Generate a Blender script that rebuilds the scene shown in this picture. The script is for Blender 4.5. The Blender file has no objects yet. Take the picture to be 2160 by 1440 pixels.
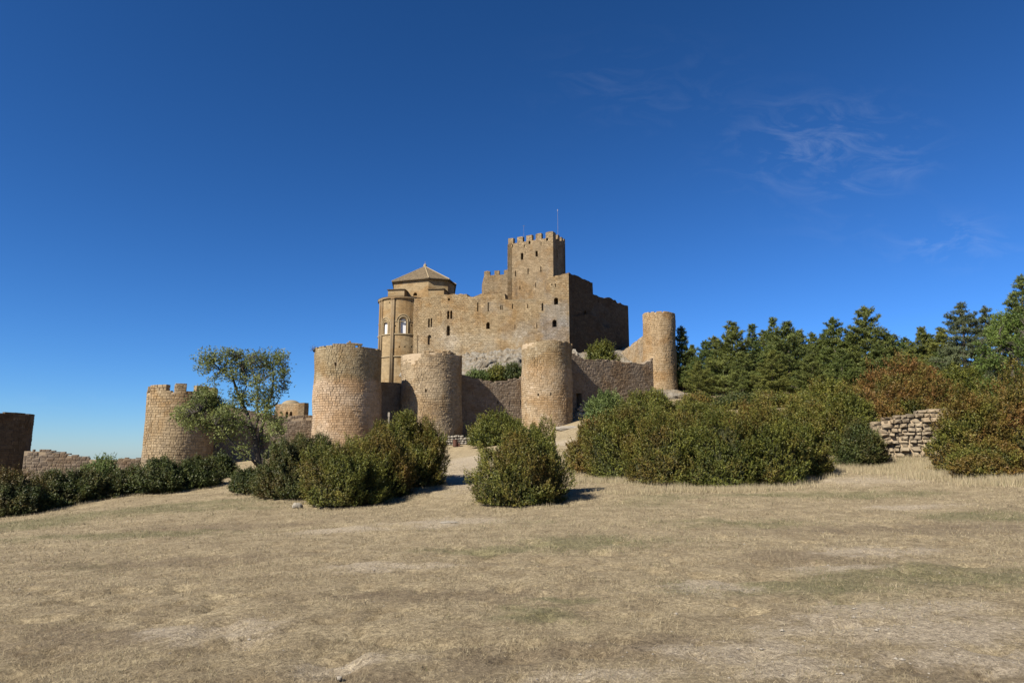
import bpy, math, random
import numpy as np
from mathutils import Vector, Matrix
from mathutils.geometry import delaunay_2d_cdt

scene = bpy.context.scene
COL = scene.collection
R = math.radians
rng = np.random.default_rng(7)
random.seed(7)

# ------------------------------------------------------------------ camera
EYE = Vector((0.0, 0.0, 1.6))
PITCH = R(9.3)
cam_d = bpy.data.cameras.new('camera')
cam_d.sensor_width = 36.0
cam_d.lens = 24.0
cam_d.clip_start = 0.1
cam_d.clip_end = 20000
cam = bpy.data.objects.new('camera', cam_d)
COL.objects.link(cam)
cam.location = EYE
cam.rotation_euler = (R(90) + PITCH, 0, 0)
scene.camera = cam

# ------------------------------------------------------------------ sun + sky
SUN_AZ = R(48)       # left of straight behind the camera
SUN_EL = R(41)
to_sun = Vector((-math.sin(SUN_AZ) * math.cos(SUN_EL), -math.cos(SUN_AZ) * math.cos(SUN_EL), math.sin(SUN_EL)))
sun_d = bpy.data.lights.new('sun', 'SUN')
sun_d.energy = 5.0
sun_d.angle = R(0.53)
sun_d.color = (1.0, 0.94, 0.835)
sun = bpy.data.objects.new('sun', sun_d)
COL.objects.link(sun)
sun.rotation_euler = (-to_sun).to_track_quat('-Z', 'Y').to_euler()
sun.location = (-60, -60, 80)

world = bpy.data.worlds.new('World')
scene.world = world
world.use_nodes = True
wn, wl = world.node_tree.nodes, world.node_tree.links
wn.clear()
w_out = wn.new('ShaderNodeOutputWorld')
w_bg = wn.new('ShaderNodeBackground')
w_bg.inputs['Strength'].default_value = 0.05
sky = wn.new('ShaderNodeTexSky')
sky.sky_type = 'NISHITA'
sky.sun_disc = False
sky.sun_elevation = SUN_EL
sky.sun_rotation = math.atan2(to_sun.x, to_sun.y)
sky.altitude = 1000
sky.air_density = 1.0
sky.dust_density = 0.2
sky.ozone_density = 8.0
# thin cirrus, laid out by direction
tc = wn.new('ShaderNodeTexCoord')
sep = wn.new('ShaderNodeSeparateXYZ')
wl.new(tc.outputs['Generated'], sep.inputs[0])


def wmath(op, a, b=None, clamp=False):
    n = wn.new('ShaderNodeMath')
    n.operation = op
    n.use_clamp = clamp
    for i, v in enumerate((a, b)):
        if v is None:
            continue
        if isinstance(v, (int, float)):
            n.inputs[i].default_value = v
        else:
            wl.new(v, n.inputs[i])
    return n.outputs[0]


ysafe = wmath('MAXIMUM', sep.outputs[1], 0.05)
gx = wmath('DIVIDE', sep.outputs[0], ysafe)
gz = wmath('DIVIDE', sep.outputs[2], ysafe)
comb = wn.new('ShaderNodeCombineXYZ')
wl.new(gx, comb.inputs[0])
wl.new(gz, comb.inputs[1])
mp = wn.new('ShaderNodeMapping')
mp.inputs['Rotation'].default_value = (0, 0, R(-14))
mp.inputs['Scale'].default_value = (9, 20, 1)
wl.new(comb.outputs[0], mp.inputs[0])
nz = wn.new('ShaderNodeTexNoise')
nz.inputs['Scale'].default_value = 1.0
nz.inputs['Detail'].default_value = 9
nz.inputs['Roughness'].default_value = 0.62
nz.inputs['Distortion'].default_value = 1.3
wl.new(mp.outputs[0], nz.inputs[0])
wisp = wmath('MULTIPLY', wmath('SUBTRACT', nz.outputs[0], 0.47), 3.2, True)
mask = None
for cx, cz, rx, rz, amp in ((0.485, 0.47, 0.13, 0.07, 0.9), (0.21, 0.57, 0.15, 0.07, 0.20), (0.57, 0.445, 0.07, 0.03, 0.9),
                            (0.67, 0.315, 0.09, 0.035, 0.9), (0.52, 0.355, 0.10, 0.04, 0.25), (-0.66, 0.075, 0.07, 0.012, 0.30)):
    dx = wmath('DIVIDE', wmath('SUBTRACT', gx, cx), rx)
    dz = wmath('DIVIDE', wmath('SUBTRACT', gz, cz), rz)
    r2 = wmath('ADD', wmath('MULTIPLY', dx, dx), wmath('MULTIPLY', dz, dz))
    g = wmath('MULTIPLY', wmath('POWER', 2.718, wmath('MULTIPLY', r2, -1.0)), amp)
    mask = g if mask is None else wmath('MAXIMUM', mask, g)
cfac = wmath('MULTIPLY', wmath('MULTIPLY', wisp, mask), 0.16, True)
# camera-like rendering of a very clear blue sky: a steeper curve per channel
srgb = wn.new('ShaderNodeSeparateColor')
wl.new(sky.outputs[0], srgb.inputs[0])
tintn = wn.new('ShaderNodeCombineColor')
for ch, (gam, mul) in enumerate(((1.50, 0.360), (1.30, 0.570), (1.35, 0.620))):
    wl.new(wmath('MULTIPLY', wmath('POWER', srgb.outputs[ch], gam), mul), tintn.inputs[ch])
cmix = wn.new('ShaderNodeMixRGB')
cmix.inputs['Color2'].default_value = (8.0, 8.6, 9.4, 1)
wl.new(cfac, cmix.inputs[0])
wl.new(tintn.outputs[0], cmix.inputs[1])
wl.new(cmix.outputs[0], w_bg.inputs['Color'])
wl.new(w_bg.outputs[0], w_out.inputs['Surface'])

scene.view_settings.view_transform = 'Standard'
scene.view_settings.look = 'None'
scene.view_settings.exposure = 1.2
scene.view_settings.gamma = 1.0
scene.view_settings.use_curve_mapping = False
scene.render.engine = 'CYCLES'
scene.cycles.max_bounces = 6
scene.cycles.diffuse_bounces = 2
scene.cycles.transparent_max_bounces = 8

# ------------------------------------------------------------------ projection helpers
CP, SP = math.cos(PITCH), math.sin(PITCH)
F = 1440.0


def ray(px, py):
    u, v = (px - 1080) / F, (720 - py) / F
    return Vector((u, CP - v * SP, SP + v * CP))


def at(px, py, Y):
    d = ray(px, py)
    return EYE + d * (Y / d.y)


# ------------------------------------------------------------------ numpy noise
def vnoise(x, y, seed=0):
    xi, yi = np.floor(x).astype(np.int64), np.floor(y).astype(np.int64)
    fx, fy = x - xi, y - yi
    fx, fy = fx * fx * (3 - 2 * fx), fy * fy * (3 - 2 * fy)

    def h(a, b):
        n = (a * 374761393 + b * 668265263 + seed * 974711) & 0x7fffffff
        n = ((n ^ (n >> 13)) * 1274126177) & 0x7fffffff
        return ((n ^ (n >> 16)) & 0xffff) / 65535.0
    return (h(xi, yi) * (1 - fx) + h(xi + 1, yi) * fx) * (1 - fy) + (h(xi, yi + 1) * (1 - fx) + h(xi + 1, yi + 1) * fx) * fy


def fbm(x, y, seed=0, o=4):
    s, a, t = 0, 1.0, 0
    for i in range(o):
        s = s + a * vnoise(x * 2 ** i, y * 2 ** i, seed + i)
        t += a
        a *= 0.5
    return s / t


# ------------------------------------------------------------------ terrain height
ctrl = [(0, 0, 0), (-9, 2, -0.25), (9, 2, 0.12), (-9, -12, -0.2), (9, -12, 0.2), (0, -14, 0), (0, 8, 0.0), (0, 13, 0.0)]
for px, py, Y in [
    (20, 1086, 25.5), (130, 1068, 26.5), (230, 1054, 28), (340, 1042, 29), (450, 1028, 30.5), (490, 1010, 35), (500, 1050, 26),
    (620, 1068, 22.5), (760, 1072, 22), (860, 1050, 24), (945, 1010, 29), (1000, 1078, 19.5), (1100, 1074, 19.5), (1205, 1042, 22),
    (1210, 1003, 29), (1380, 1030, 24.5), (1600, 1033, 23.5), (1745, 1008, 26), (1850, 974, 29.5), (2000, 972, 28.5), (2150, 1020, 22),
    (1900, 1010, 24), (985, 962, 52), (960, 938, 73), (1020, 932, 74), (548, 1002, 34),
    (376, 985, 63), (733, 955, 69), (911, 928, 74), (1153, 898, 79), (1395, 835, 90), (170, 1010, 60), (20, 1012, 57), (560, 965, 67),
    (1230, 872, 83), (1300, 880, 60), (1400, 905, 45), (1600, 880, 48), (1800, 905, 40), (2000, 905, 38),
    (1050, 802, 95), (1050, 772, 104), (1201, 760, 104), (840, 815, 110), (1300, 752, 112),
    (1500, 835, 72), (1700, 838, 70), (1900, 842, 62), (2150, 850, 52), (1600, 800, 105), (2000, 800, 100), (900, 850, 92), (660, 900, 95), (600, 905, 84), (300, 1000, 90), (-200, 1030, 60)]:
    p = at(px, py, Y)
    ctrl.append((p.x, p.y, p.z))
ctrl += [(-45, 10, -2.2), (-40, 25, -2.6), (40, 10, 1.2), (60, 40, 5), (-5, 135, 14), (25, 140, 16), (60, 130, 15), (90, 90, 12), (-60, 120, -14), (-90, 80, -12)]
ctrl = np.array(ctrl)


def _tps(r2):
    return 0.5 * r2 * np.log(r2 + 1e-9)


_n = len(ctrl)
_A = np.zeros((_n + 3, _n + 3))
_d2 = ((ctrl[:, None, :2] - ctrl[None, :, :2]) ** 2).sum(-1)
_A[:_n, :_n] = _tps(_d2) + np.eye(_n) * 6.0
_A[:_n, _n] = 1
_A[:_n, _n + 1:] = ctrl[:, :2]
_A[_n, :_n] = 1
_A[_n + 1:, :_n] = ctrl[:, :2].T
_b = np.zeros(_n + 3)
_b[:_n] = ctrl[:, 2]
_w = np.linalg.solve(_A, _b)


def height(x, y):
    x, y = np.asarray(x, float), np.asarray(y, float)
    xs, ys = np.clip(x, -110, 130), np.clip(y, -30, 165)
    z = np.full(xs.shape, _w[_n]) + _w[_n + 1] * xs + _w[_n + 2] * ys
    for i in range(_n):
        z = z + _w[i] * _tps((xs - ctrl[i, 0]) ** 2 + (ys - ctrl[i, 1]) ** 2)
    z = z + (fbm(x * 0.35, y * 0.35, 3, 3) - 0.5) * 0.16 * np.clip(np.hypot(x, y) / 15, 0.2, 1.5)
    near = np.clip(1 - np.hypot(x, y) / 40, 0, 1)
    tuft = fbm(x * 3.3, y * 3.3, 61, 4)
    z = z + near * ((tuft - 0.5) * 0.075 - np.clip(fbm(x * 2.1 + 7, y * 2.1, 66, 3) - 0.62, 0, 1) * 0.45 - np.clip(fbm(x * 6.3 + 3, y * 6.3, 68, 2) - 0.70, 0, 1) * 0.40)
    d = np.hypot(x - 5, y - 55)
    t = np.clip((d - 95) / 330, 0, 1)
    t = t * t * (3 - 2 * t)
    return z * (1 - t) + (-70 + (fbm(x * 0.002, y * 0.002, 9) - 0.5) * 25) * t


def hz(x, y):
    return float(height(np.array([x]), np.array([y]))[0])


def ground_at(px, py):
    d = ray(px, py)
    t = np.linspace(3, 140, 1500)
    X, Y, Z = EYE.x + d.x * t, EYE.y + d.y * t, EYE.z + d.z * t
    below = np.nonzero(Z < height(X, Y))[0]
    i = below[0] if len(below) else len(t) - 1
    return float(X[i]), float(Y[i])


# ------------------------------------------------------------------ object helpers
def link(o, parent=None):
    COL.objects.link(o)
    if parent is not None:
        o.parent = parent
    return o


def tag(o, label, cat=None, group=None, kind=None):
    if label:
        o['label'] = label
    if cat:
        o['category'] = cat
    if group:
        o['group'] = group
    if kind:
        o['kind'] = kind
    return o


def empty(name, loc, label, cat, group=None):
    o = bpy.data.objects.new(name, None)
    o.location = loc
    o.empty_display_size = 0.3
    link(o)
    return tag(o, label, cat, group)


def mesh_np(name, verts, faces, mats=(), attrs=None, smooth=False, matidx=None, uvs=None):
    """verts (N,3); faces: one (M,k) int array or a list of them."""
    if not isinstance(faces, (list, tuple)):
        faces = [faces]
    faces = [np.asarray(f, dtype=np.int32) for f in faces if len(f)]
    me = bpy.data.meshes.new(name)
    verts = np.asarray(verts, dtype=np.float32)
    me.vertices.add(len(verts))
    me.vertices.foreach_set('co', verts.ravel())
    loops = np.concatenate([f.ravel() for f in faces])
    tot = np.concatenate([np.full(len(f), f.shape[1], dtype=np.int32) for f in faces])
    st = np.concatenate([[0], np.cumsum(tot)[:-1]]).astype(np.int32)
    me.loops.add(len(loops))
    me.loops.foreach_set('vertex_index', loops)
    me.polygons.add(len(tot))
    me.polygons.foreach_set('loop_start', st)
    me.polygons.foreach_set('loop_total', tot)
    if matidx is not None:
        me.polygons.foreach_set('material_index', np.asarray(matidx, dtype=np.int32))
    me.polygons.foreach_set('use_smooth', np.full(len(tot), smooth, dtype=bool))
    me.update(calc_edges=True)
    for k, (dom, v) in (attrs or {}).items():
        a = me.attributes.new(k, 'FLOAT', dom)
        a.data.foreach_set('value', np.asarray(v, dtype=np.float32))
    if uvs is not None:
        uv = me.uv_layers.new(name='UVMap')
        uv.data.foreach_set('uv', np.asarray(uvs, dtype=np.float32)[loops].ravel())
    for m in mats:
        me.materials.append(m)
    return me


def obj(name, me, parent=None, loc=None):
    o = bpy.data.objects.new(name, me)
    link(o, parent)
    if loc is not None:
        o.location = loc
    return o


class MB:
    """collects boxes, tubes, prisms into one mesh"""

    def __init__(self):
        self.v, self.f4, self.f3 = [], [], []

    def add(self, verts, quads=(), tris=()):
        b = len(self.v)
        self.v += [tuple(p) for p in verts]
        self.f4 += [[i + b for i in q] for q in quads]
        self.f3 += [[i + b for i in q] for q in tris]

    def tube(self, pts, rad, n=7, cap=True):
        pts = [Vector(p) for p in pts]
        rings = []
        up = Vector((0.31, 0.2, 0.93))
        for i, p in enumerate(pts):
            a = pts[max(i - 1, 0)]
            c = pts[min(i + 1, len(pts) - 1)]
            t = (c - a).normalized()
            s = t.cross(up)
            if s.length < 1e-3:
                s = t.cross(Vector((1, 0, 0)))
            s.normalize()
            w = t.cross(s)
            r = rad[i] if isinstance(rad, (list, tuple)) else rad
            rings.append([p + (s * math.cos(2 * math.pi * k / n) + w * math.sin(2 * math.pi * k / n)) * r for k in range(n)])
        vs = [q for rg in rings for q in rg]
        qs = [[i * n + k, i * n + (k + 1) % n, (i + 1) * n + (k + 1) % n, (i + 1) * n + k] for i in range(len(pts) - 1) for k in range(n)]
        ts = []
        if cap:
            vs += [pts[0], pts[-1]]
            e = (len(pts) - 1) * n
            for k in range(n):
                ts.append([len(vs) - 2, (k + 1) % n, k])
                ts.append([len(vs) - 1, e + k, e + (k + 1) % n])
        self.add(vs, qs, ts)

    def prism(self, ring, z0, z1):
        n = len(ring)
        vs = [(x, y, z0) for x, y in ring] + [(x, y, z1) for x, y in ring]
        qs = [[i, (i + 1) % n, n + (i + 1) % n, n + i] for i in range(n)]
        cx, cy = sum(p[0] for p in ring) / n, sum(p[1] for p in ring) / n
        vs += [(cx, cy, z0), (cx, cy, z1)]
        ts = [[2 * n, (i + 1) % n, i] for i in range(n)] + [[2 * n + 1, n + i, n + (i + 1) % n] for i in range(n)]
        self.add(vs, qs, ts)

    def fbox(self, o, ax, ay, az, sx, sy, sz):
        """box centred at o with axes"""
        o = Vector(o)
        vs = [o + ax * (sx * a / 2) + ay * (sy * b / 2) + az * (sz * c / 2) for a in (-1, 1) for b in (-1, 1) for c in (-1, 1)]
        self.add(vs, [[0, 1, 3, 2], [4, 6, 7, 5], [0, 4, 5, 1], [2, 3, 7, 6], [0, 2, 6, 4], [1, 5, 7, 3]])

    def build(self, name, mat, parent=None, smooth=False):
        me = mesh_np(name, np.array(self.v), [np.array(self.f4, dtype=np.int32).reshape(-1, 4), np.array(self.f3, dtype=np.int32).reshape(-1, 3)], [mat], smooth=smooth)
        return obj(name, me, parent)


# ------------------------------------------------------------------ materials
ALB = (0.62, 0.62, 0.62)      # overall albedo calibration against the exposure


def new_mat(name):
    m = bpy.data.materials.new(name)
    m.use_nodes = True
    nt = m.node_tree
    b = nt.nodes['Principled BSDF']
    b.inputs['Specular IOR Level'].default_value = 0.2
    b.inputs['Roughness'].default_value = 0.9
    return m, nt.nodes, nt.links, b


def N(nodes, kind, **kw):
    n = nodes.new(kind)
    for k, v in kw.items():
        setattr(n, k, v)
    return n


def mixc(nodes, links, fac, a, b, mode='MIX'):
    n = nodes.new('ShaderNodeMixRGB')
    n.blend_type = mode
    for i, v in enumerate((fac, a, b)):
        if isinstance(v, (int, float)):
            n.inputs[i].default_value = v
        elif isinstance(v, tuple):
            n.inputs[i].default_value = v + (1,) if len(v) == 3 else v
        else:
            links.new(v, n.inputs[i])
    return n.outputs[0]


def mth(nodes, links, op, a, b=None, clamp=False):
    n = nodes.new('ShaderNodeMath')
    n.operation = op
    n.use_clamp = clamp
    for i, v in enumerate((a, b)):
        if v is None:
            continue
        if isinstance(v, (int, float)):
            n.inputs[i].default_value = v
        else:
            links.new(v, n.inputs[i])
    return n.outputs[0]


def noise_node(nodes, links, vec, scale, detail=5, rough=0.6, dist=0.0):
    n = nodes.new('ShaderNodeTexNoise')
    n.inputs['Scale'].default_value = scale
    n.inputs['Detail'].default_value = detail
    n.inputs['Roughness'].default_value = rough
    n.inputs['Distortion'].default_value = dist
    if vec is not None:
        links.new(vec, n.inputs[0])
    return n.outputs[0]


def ramp(nodes, links, fac, lo, hi):
    n = nodes.new('ShaderNodeMapRange')
    n.inputs['From Min'].default_value = lo
    n.inputs['From Max'].default_value = hi
    n.interpolation_type = 'SMOOTHSTEP'
    links.new(fac, n.inputs[0])
    return n.outputs[0]


def weather(nodes, links, pos, col, lichen=0.5, seed=0.0):
    """large stains, fine grain and lichen over a stone colour"""
    mpn = N(nodes, 'ShaderNodeMapping')
    mpn.inputs['Location'].default_value = (seed * 13.1, seed * 7.7, seed * 3.3)
    links.new(pos, mpn.inputs[0])
    p = mpn.outputs[0]
    big = noise_node(nodes, links, p, 0.33, 5, 0.6, 0.6)
    col = mixc(nodes, links, mth(nodes, links, 'MULTIPLY', ramp(nodes, links, big, 0.44, 0.64), 0.8), col, (0.84, 0.70, 0.52), 'MULTIPLY')
    big2 = noise_node(nodes, links, p, 0.21, 6, 0.65, 0.4)
    col = mixc(nodes, links, mth(nodes, links, 'MULTIPLY', ramp(nodes, links, big2, 0.52, 0.70), 0.60 * lichen), col, (0.25, 0.235, 0.205))
    fine = noise_node(nodes, links, p, 9.0, 5, 0.7)
    col = mixc(nodes, links, mth(nodes, links, 'MULTIPLY', ramp(nodes, links, fine, 0.30, 0.75), 0.55), mixc(nodes, links, 1.0, col, (0.62, 0.61, 0.60), 'MULTIPLY'), mixc(nodes, links, 1.0, col, (1.22, 1.22, 1.22), 'MULTIPLY'))
    mps = N(nodes, 'ShaderNodeMapping')
    mps.inputs['Scale'].default_value = (0.9, 0.9, 0.10)
    links.new(p, mps.inputs[0])
    stk = noise_node(nodes, links, mps.outputs[0], 1.6, 5, 0.65, 0.2)
    col = mixc(nodes, links, mth(nodes, links, 'MULTIPLY', ramp(nodes, links, stk, 0.52, 0.70), 0.65 * lichen + 0.1), col, mixc(nodes, links, 1.0, col, (0.52, 0.50, 0.48), 'MULTIPLY'))
    pale_ = noise_node(nodes, links, p, 0.5, 4, 0.6, 1.0)
    col = mixc(nodes, links, mth(nodes, links, 'MULTIPLY', ramp(nodes, links, pale_, 0.56, 0.68), 0.5), col, mixc(nodes, links, 1.0, col, (1.22, 1.22, 1.26), 'MULTIPLY'))
    spots = noise_node(nodes, links, p, 2.3, 6, 0.72, 0.3)
    col = mixc(nodes, links, mth(nodes, links, 'MULTIPLY', ramp(nodes, links, spots, 0.60, 0.70), 0.5 * lichen), col, (0.13, 0.12, 0.10))
    return col, fine


def stone_mat(name, c1, c2, c3, lichen=0.5, seed=0.0, upper=None, zsplit=0.0, zblend=0.5, bump=0.5, gain=1.2):
    c2 = tuple(0.42 * x + 0.58 * y for x, y in zip(c1, c2))
    c3 = tuple(0.40 * x + 0.60 * y for x, y in zip(c1, c3))
    m, nd, lk, b = new_mat(name)
    geo = N(nd, 'ShaderNodeNewGeometry')
    oi = N(nd, 'ShaderNodeObjectInfo')
    rnd = mth(nd, lk, 'FRACT', mth(nd, lk, 'ADD', mth(nd, lk, 'MULTIPLY', geo.outputs['Random Per Island'], 7.31), mth(nd, lk, 'MULTIPLY', oi.outputs['Random'], 5.77)))
    cr = N(nd, 'ShaderNodeValToRGB')
    e = cr.color_ramp.elements
    e[0].position, e[0].color = 0.0, tuple(x * 0.85 for x in c2) + (1,)
    e[1].position, e[1].color = 1.0, c3 + (1,)
    for ps, c in ((0.28, c2), (0.55, c1), (0.82, c1)):
        q = e.new(ps)
        q.color = c + (1,)
    lk.new(rnd, cr.inputs[0])
    col = cr.outputs[0]
    pos = geo.outputs['Position']
    if upper:
        sp = N(nd, 'ShaderNodeSeparateXYZ')
        lk.new(pos, sp.inputs[0])
        zn = mth(nd, lk, 'ADD', sp.outputs[2], mth(nd, lk, 'MULTIPLY', noise_node(nd, lk, pos, 0.6, 3), 1.2))
        f = ramp(nd, lk, zn, zsplit + 0.6 - zblend, zsplit + 0.6 + zblend)
        col = mixc(nd, lk, f, col, mixc(nd, lk, 1.0, col, upper, 'MULTIPLY'))
    col, fine = weather(nd, lk, pos, col, lichen, seed)
    lk.new(mixc(nd, lk, 1.0, col, tuple(a_ * gain for a_ in ALB), 'MULTIPLY'), b.inputs['Base Color'])
    bp = N(nd, 'ShaderNodeBump')
    bp.inputs['Strength'].default_value = bump
    bp.inputs['Distance'].default_value = 0.05
    lk.new(fine, bp.inputs['Height'])
    lk.new(bp.outputs[0], b.inputs['Normal'])
    return m


def ashlar_mat(name, c1, c2, mortar, lichen=0.4, seed=0.0, row=0.27, width=0.46, bump=0.7, grey=None, gain=1.17):
    """coursed masonry on metre UVs for walls too far off to pick stones apart"""
    m, nd, lk, b = new_mat(name)
    geo = N(nd, 'ShaderNodeNewGeometry')
    pos = geo.outputs['Position']
    uv = N(nd, 'ShaderNodeUVMap')
    nv = N(nd, 'ShaderNodeTexNoise')
    nv.inputs['Scale'].default_value = 1.1
    nv.inputs['Detail'].default_value = 3
    lk.new(uv.outputs[0], nv.inputs[0])
    vm0 = N(nd, 'ShaderNodeVectorMath', operation='MULTIPLY_ADD')
    lk.new(nv.outputs['Color'], vm0.inputs[0])
    vm0.inputs[1].default_value = (0.45, 0.26, 0)
    lk.new(uv.outputs[0], vm0.inputs[2])
    nv2 = N(nd, 'ShaderNodeTexNoise')
    nv2.inputs['Scale'].default_value = 4.5
    nv2.inputs['Detail'].default_value = 2
    lk.new(uv.outputs[0], nv2.inputs[0])
    vm = N(nd, 'ShaderNodeVectorMath', operation='MULTIPLY_ADD')
    lk.new(nv2.outputs['Color'], vm.inputs[0])
    vm.inputs[1].default_value = (0.16, 0.09, 0)
    lk.new(vm0.outputs[0], vm.inputs[2])
    br = N(nd, 'ShaderNodeTexBrick')
    br.inputs['Scale'].default_value = 1.0
    br.inputs['Brick Width'].default_value = width
    br.inputs['Row Height'].default_value = row
    br.inputs['Mortar Size'].default_value = 0.018
    br.inputs['Mortar Smooth'].default_value = 0.4
    br.inputs['Bias'].default_value = 0.0
    br.inputs['Color1'].default_value = c1 + (1,)
    br.inputs['Color2'].default_value = c2 + (1,)
    br.inputs['Mortar'].default_value = mortar + (1,)
    lk.new(vm.outputs[0], br.inputs[0])
    br2 = N(nd, 'ShaderNodeTexBrick')
    for nm_, v_ in (('Scale', 1.0), ('Brick Width', width * 0.71), ('Row Height', row * 0.77), ('Mortar Size', 0.014), ('Mortar Smooth', 0.5), ('Color1', c1 + (1,)), ('Color2', c2 + (1,)), ('Mortar', mortar + (1,))):
        br2.inputs[nm_].default_value = v_
    br2.offset = 0.37
    lk.new(vm.outputs[0], br2.inputs[0])
    sel = ramp(nd, lk, noise_node(nd, lk, uv.outputs[0], 0.45, 4, 0.6, 0.5), 0.46, 0.54)
    col = mixc(nd, lk, sel, br.outputs[0], br2.outputs[0])
    facm = mth(nd, lk, 'ADD', mth(nd, lk, 'MULTIPLY', br.outputs['Fac'], mth(nd, lk, 'SUBTRACT', 1.0, sel)), mth(nd, lk, 'MULTIPLY', br2.outputs['Fac'], sel))
    # second, coarser stone-to-stone tone
    vo = N(nd, 'ShaderNodeTexVoronoi')
    vo.inputs['Scale'].default_value = 2.1
    mpv = N(nd, 'ShaderNodeMapping')
    mpv.inputs['Scale'].default_value = (1, 1.7, 1)
    lk.new(uv.outputs[0], mpv.inputs[0])
    lk.new(mpv.outputs[0], vo.inputs[0])
    sepc = N(nd, 'ShaderNodeSeparateColor')
    lk.new(vo.outputs['Color'], sepc.inputs[0])
    col = mixc(nd, lk, mth(nd, lk, 'MULTIPLY', ramp(nd, lk, sepc.outputs[0], 0.1, 0.95), 0.5), col, mixc(nd, lk, 1.0, col, (0.60, 0.58, 0.55), 'MULTIPLY'))
    sx = N(nd, 'ShaderNodeSeparateXYZ')
    lk.new(uv.outputs[0], sx.inputs[0])

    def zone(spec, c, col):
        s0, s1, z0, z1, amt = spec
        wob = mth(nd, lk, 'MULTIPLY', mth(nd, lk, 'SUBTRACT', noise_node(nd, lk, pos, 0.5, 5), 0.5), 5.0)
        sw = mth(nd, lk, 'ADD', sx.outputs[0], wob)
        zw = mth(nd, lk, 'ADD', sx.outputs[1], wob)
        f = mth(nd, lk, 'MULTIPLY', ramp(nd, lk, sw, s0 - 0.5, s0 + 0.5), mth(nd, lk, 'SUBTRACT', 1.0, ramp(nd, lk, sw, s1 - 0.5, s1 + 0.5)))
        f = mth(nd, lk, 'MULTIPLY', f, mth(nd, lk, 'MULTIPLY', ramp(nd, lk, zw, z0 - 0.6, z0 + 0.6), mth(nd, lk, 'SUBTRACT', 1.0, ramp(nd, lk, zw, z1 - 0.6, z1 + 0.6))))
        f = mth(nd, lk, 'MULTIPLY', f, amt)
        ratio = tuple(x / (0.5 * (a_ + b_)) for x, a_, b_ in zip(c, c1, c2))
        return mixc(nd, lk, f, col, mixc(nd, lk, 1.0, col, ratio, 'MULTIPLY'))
    for spec, c in (grey or []):
        col = zone(spec, c, col)
    col, fine = weather(nd, lk, pos, col, lichen, seed)
    lk.new(mixc(nd, lk, 1.0, col, tuple(a_ * gain for a_ in ALB), 'MULTIPLY'), b.inputs['Base Color'])
    hsum = mth(nd, lk, 'ADD', mth(nd, lk, 'MULTIPLY', facm, -1.0), mth(nd, lk, 'ADD', mth(nd, lk, 'MULTIPLY', fine, 0.6), mth(nd, lk, 'MULTIPLY', sepc.outputs[1], 0.5)))
    bp = N(nd, 'ShaderNodeBump')
    bp.inputs['Strength'].default_value = bump
    bp.inputs['Distance'].default_value = 0.07
    lk.new(hsum, bp.inputs['Height'])
    lk.new(bp.outputs[0], b.inputs['Normal'])
    return m


def simple_mat(name, c, rough=0.85, var=0.25, scale=6.0, bump=0.3, metal=0.0):
    m, nd, lk, b = new_mat(name)
    geo = N(nd, 'ShaderNodeNewGeometry')
    n = noise_node(nd, lk, geo.outputs['Position'], scale, 5, 0.65)
    col = mixc(nd, lk, n, tuple(x * (1 - var) for x in c), tuple(min(1, x * (1 + var)) for x in c))
    lk.new(mixc(nd, lk, 1.0, col, ALB, 'MULTIPLY'), b.inputs['Base Color'])
    b.inputs['Roughness'].default_value = rough
    b.inputs['Metallic'].default_value = metal
    bp = N(nd, 'ShaderNodeBump')
    bp.inputs['Strength'].default_value = bump
    bp.inputs['Distance'].default_value = 0.03
    lk.new(n, bp.inputs['Height'])
    lk.new(bp.outputs[0], b.inputs['Normal'])
    return m


def leaf_mat(name, dark, light, rust, trans=0.25, hv=0.05):
    m, nd, lk, b = new_mat(name)
    t = N(nd, 'ShaderNodeAttribute', attribute_name='tint')
    r = N(nd, 'ShaderNodeAttribute', attribute_name='rust')
    col = mixc(nd, lk, t.outputs['Fac'], dark, light)
    col = mixc(nd, lk, r.outputs['Fac'], col, mixc(nd, lk, t.outputs['Fac'], tuple(x * 0.55 for x in rust), rust))
    oi = N(nd, 'ShaderNodeObjectInfo')
    col = mixc(nd, lk, 1.0, col, mixc(nd, lk, oi.outputs['Random'], (1 - hv, 1 - hv * 0.5, 1.0), (1 + hv, 1 + hv * 0.4, 1 - hv * 0.3)), 'MULTIPLY')
    lk.new(mixc(nd, lk, 1.0, col, ALB, 'MULTIPLY'), b.inputs['Base Color'])
    b.inputs['Roughness'].default_value = 0.55
    b.inputs['Specular IOR Level'].default_value = 0.25
    tr = N(nd, 'ShaderNodeBsdfTranslucent')
    lk.new(mixc(nd, lk, 1.0, col, ALB, 'MULTIPLY'), tr.inputs[0])
    mx = N(nd, 'ShaderNodeMixShader')
    mx.inputs[0].default_value = trans
    lk.new(b.outputs[0], mx.inputs[1])
    lk.new(tr.outputs[0], mx.inputs[2])
    out = [n for n in nd if n.type == 'OUTPUT_MATERIAL'][0]
    lk.new(mx.outputs[0], out.inputs[0])
    return m


# ------------------------------------------------------------------ ground
def nonuni(segs):
    out = []
    for a, b, s in segs:
        n = max(1, int(round((b - a) / s)))
        out += list(np.linspace(a, b, n, endpoint=False))
    out.append(segs[-1][1])
    return np.array(out)


gxs = nonuni([(-9000, -1500, 1500), (-1500, -300, 150), (-300, -60, 12), (-60, -26, 1.0), (-26, -9, 0.25), (-9, 9, 0.075), (9, 26, 0.25), (26, 70, 1.0), (70, 300, 12), (300, 1500, 150), (1500, 9000, 1500)])
gys = nonuni([(-9000, -1500, 1500), (-1500, -100, 140), (-100, -10, 6), (-10, 2, 1), (2, 4, 0.2), (4, 13, 0.075), (13, 40, 0.25), (40, 120, 1.0), (120, 300, 9), (300, 1500, 120), (1500, 9000, 1500)])
GX, GY = np.meshgrid(gxs, gys)
GZ = height(GX, GY)


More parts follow.
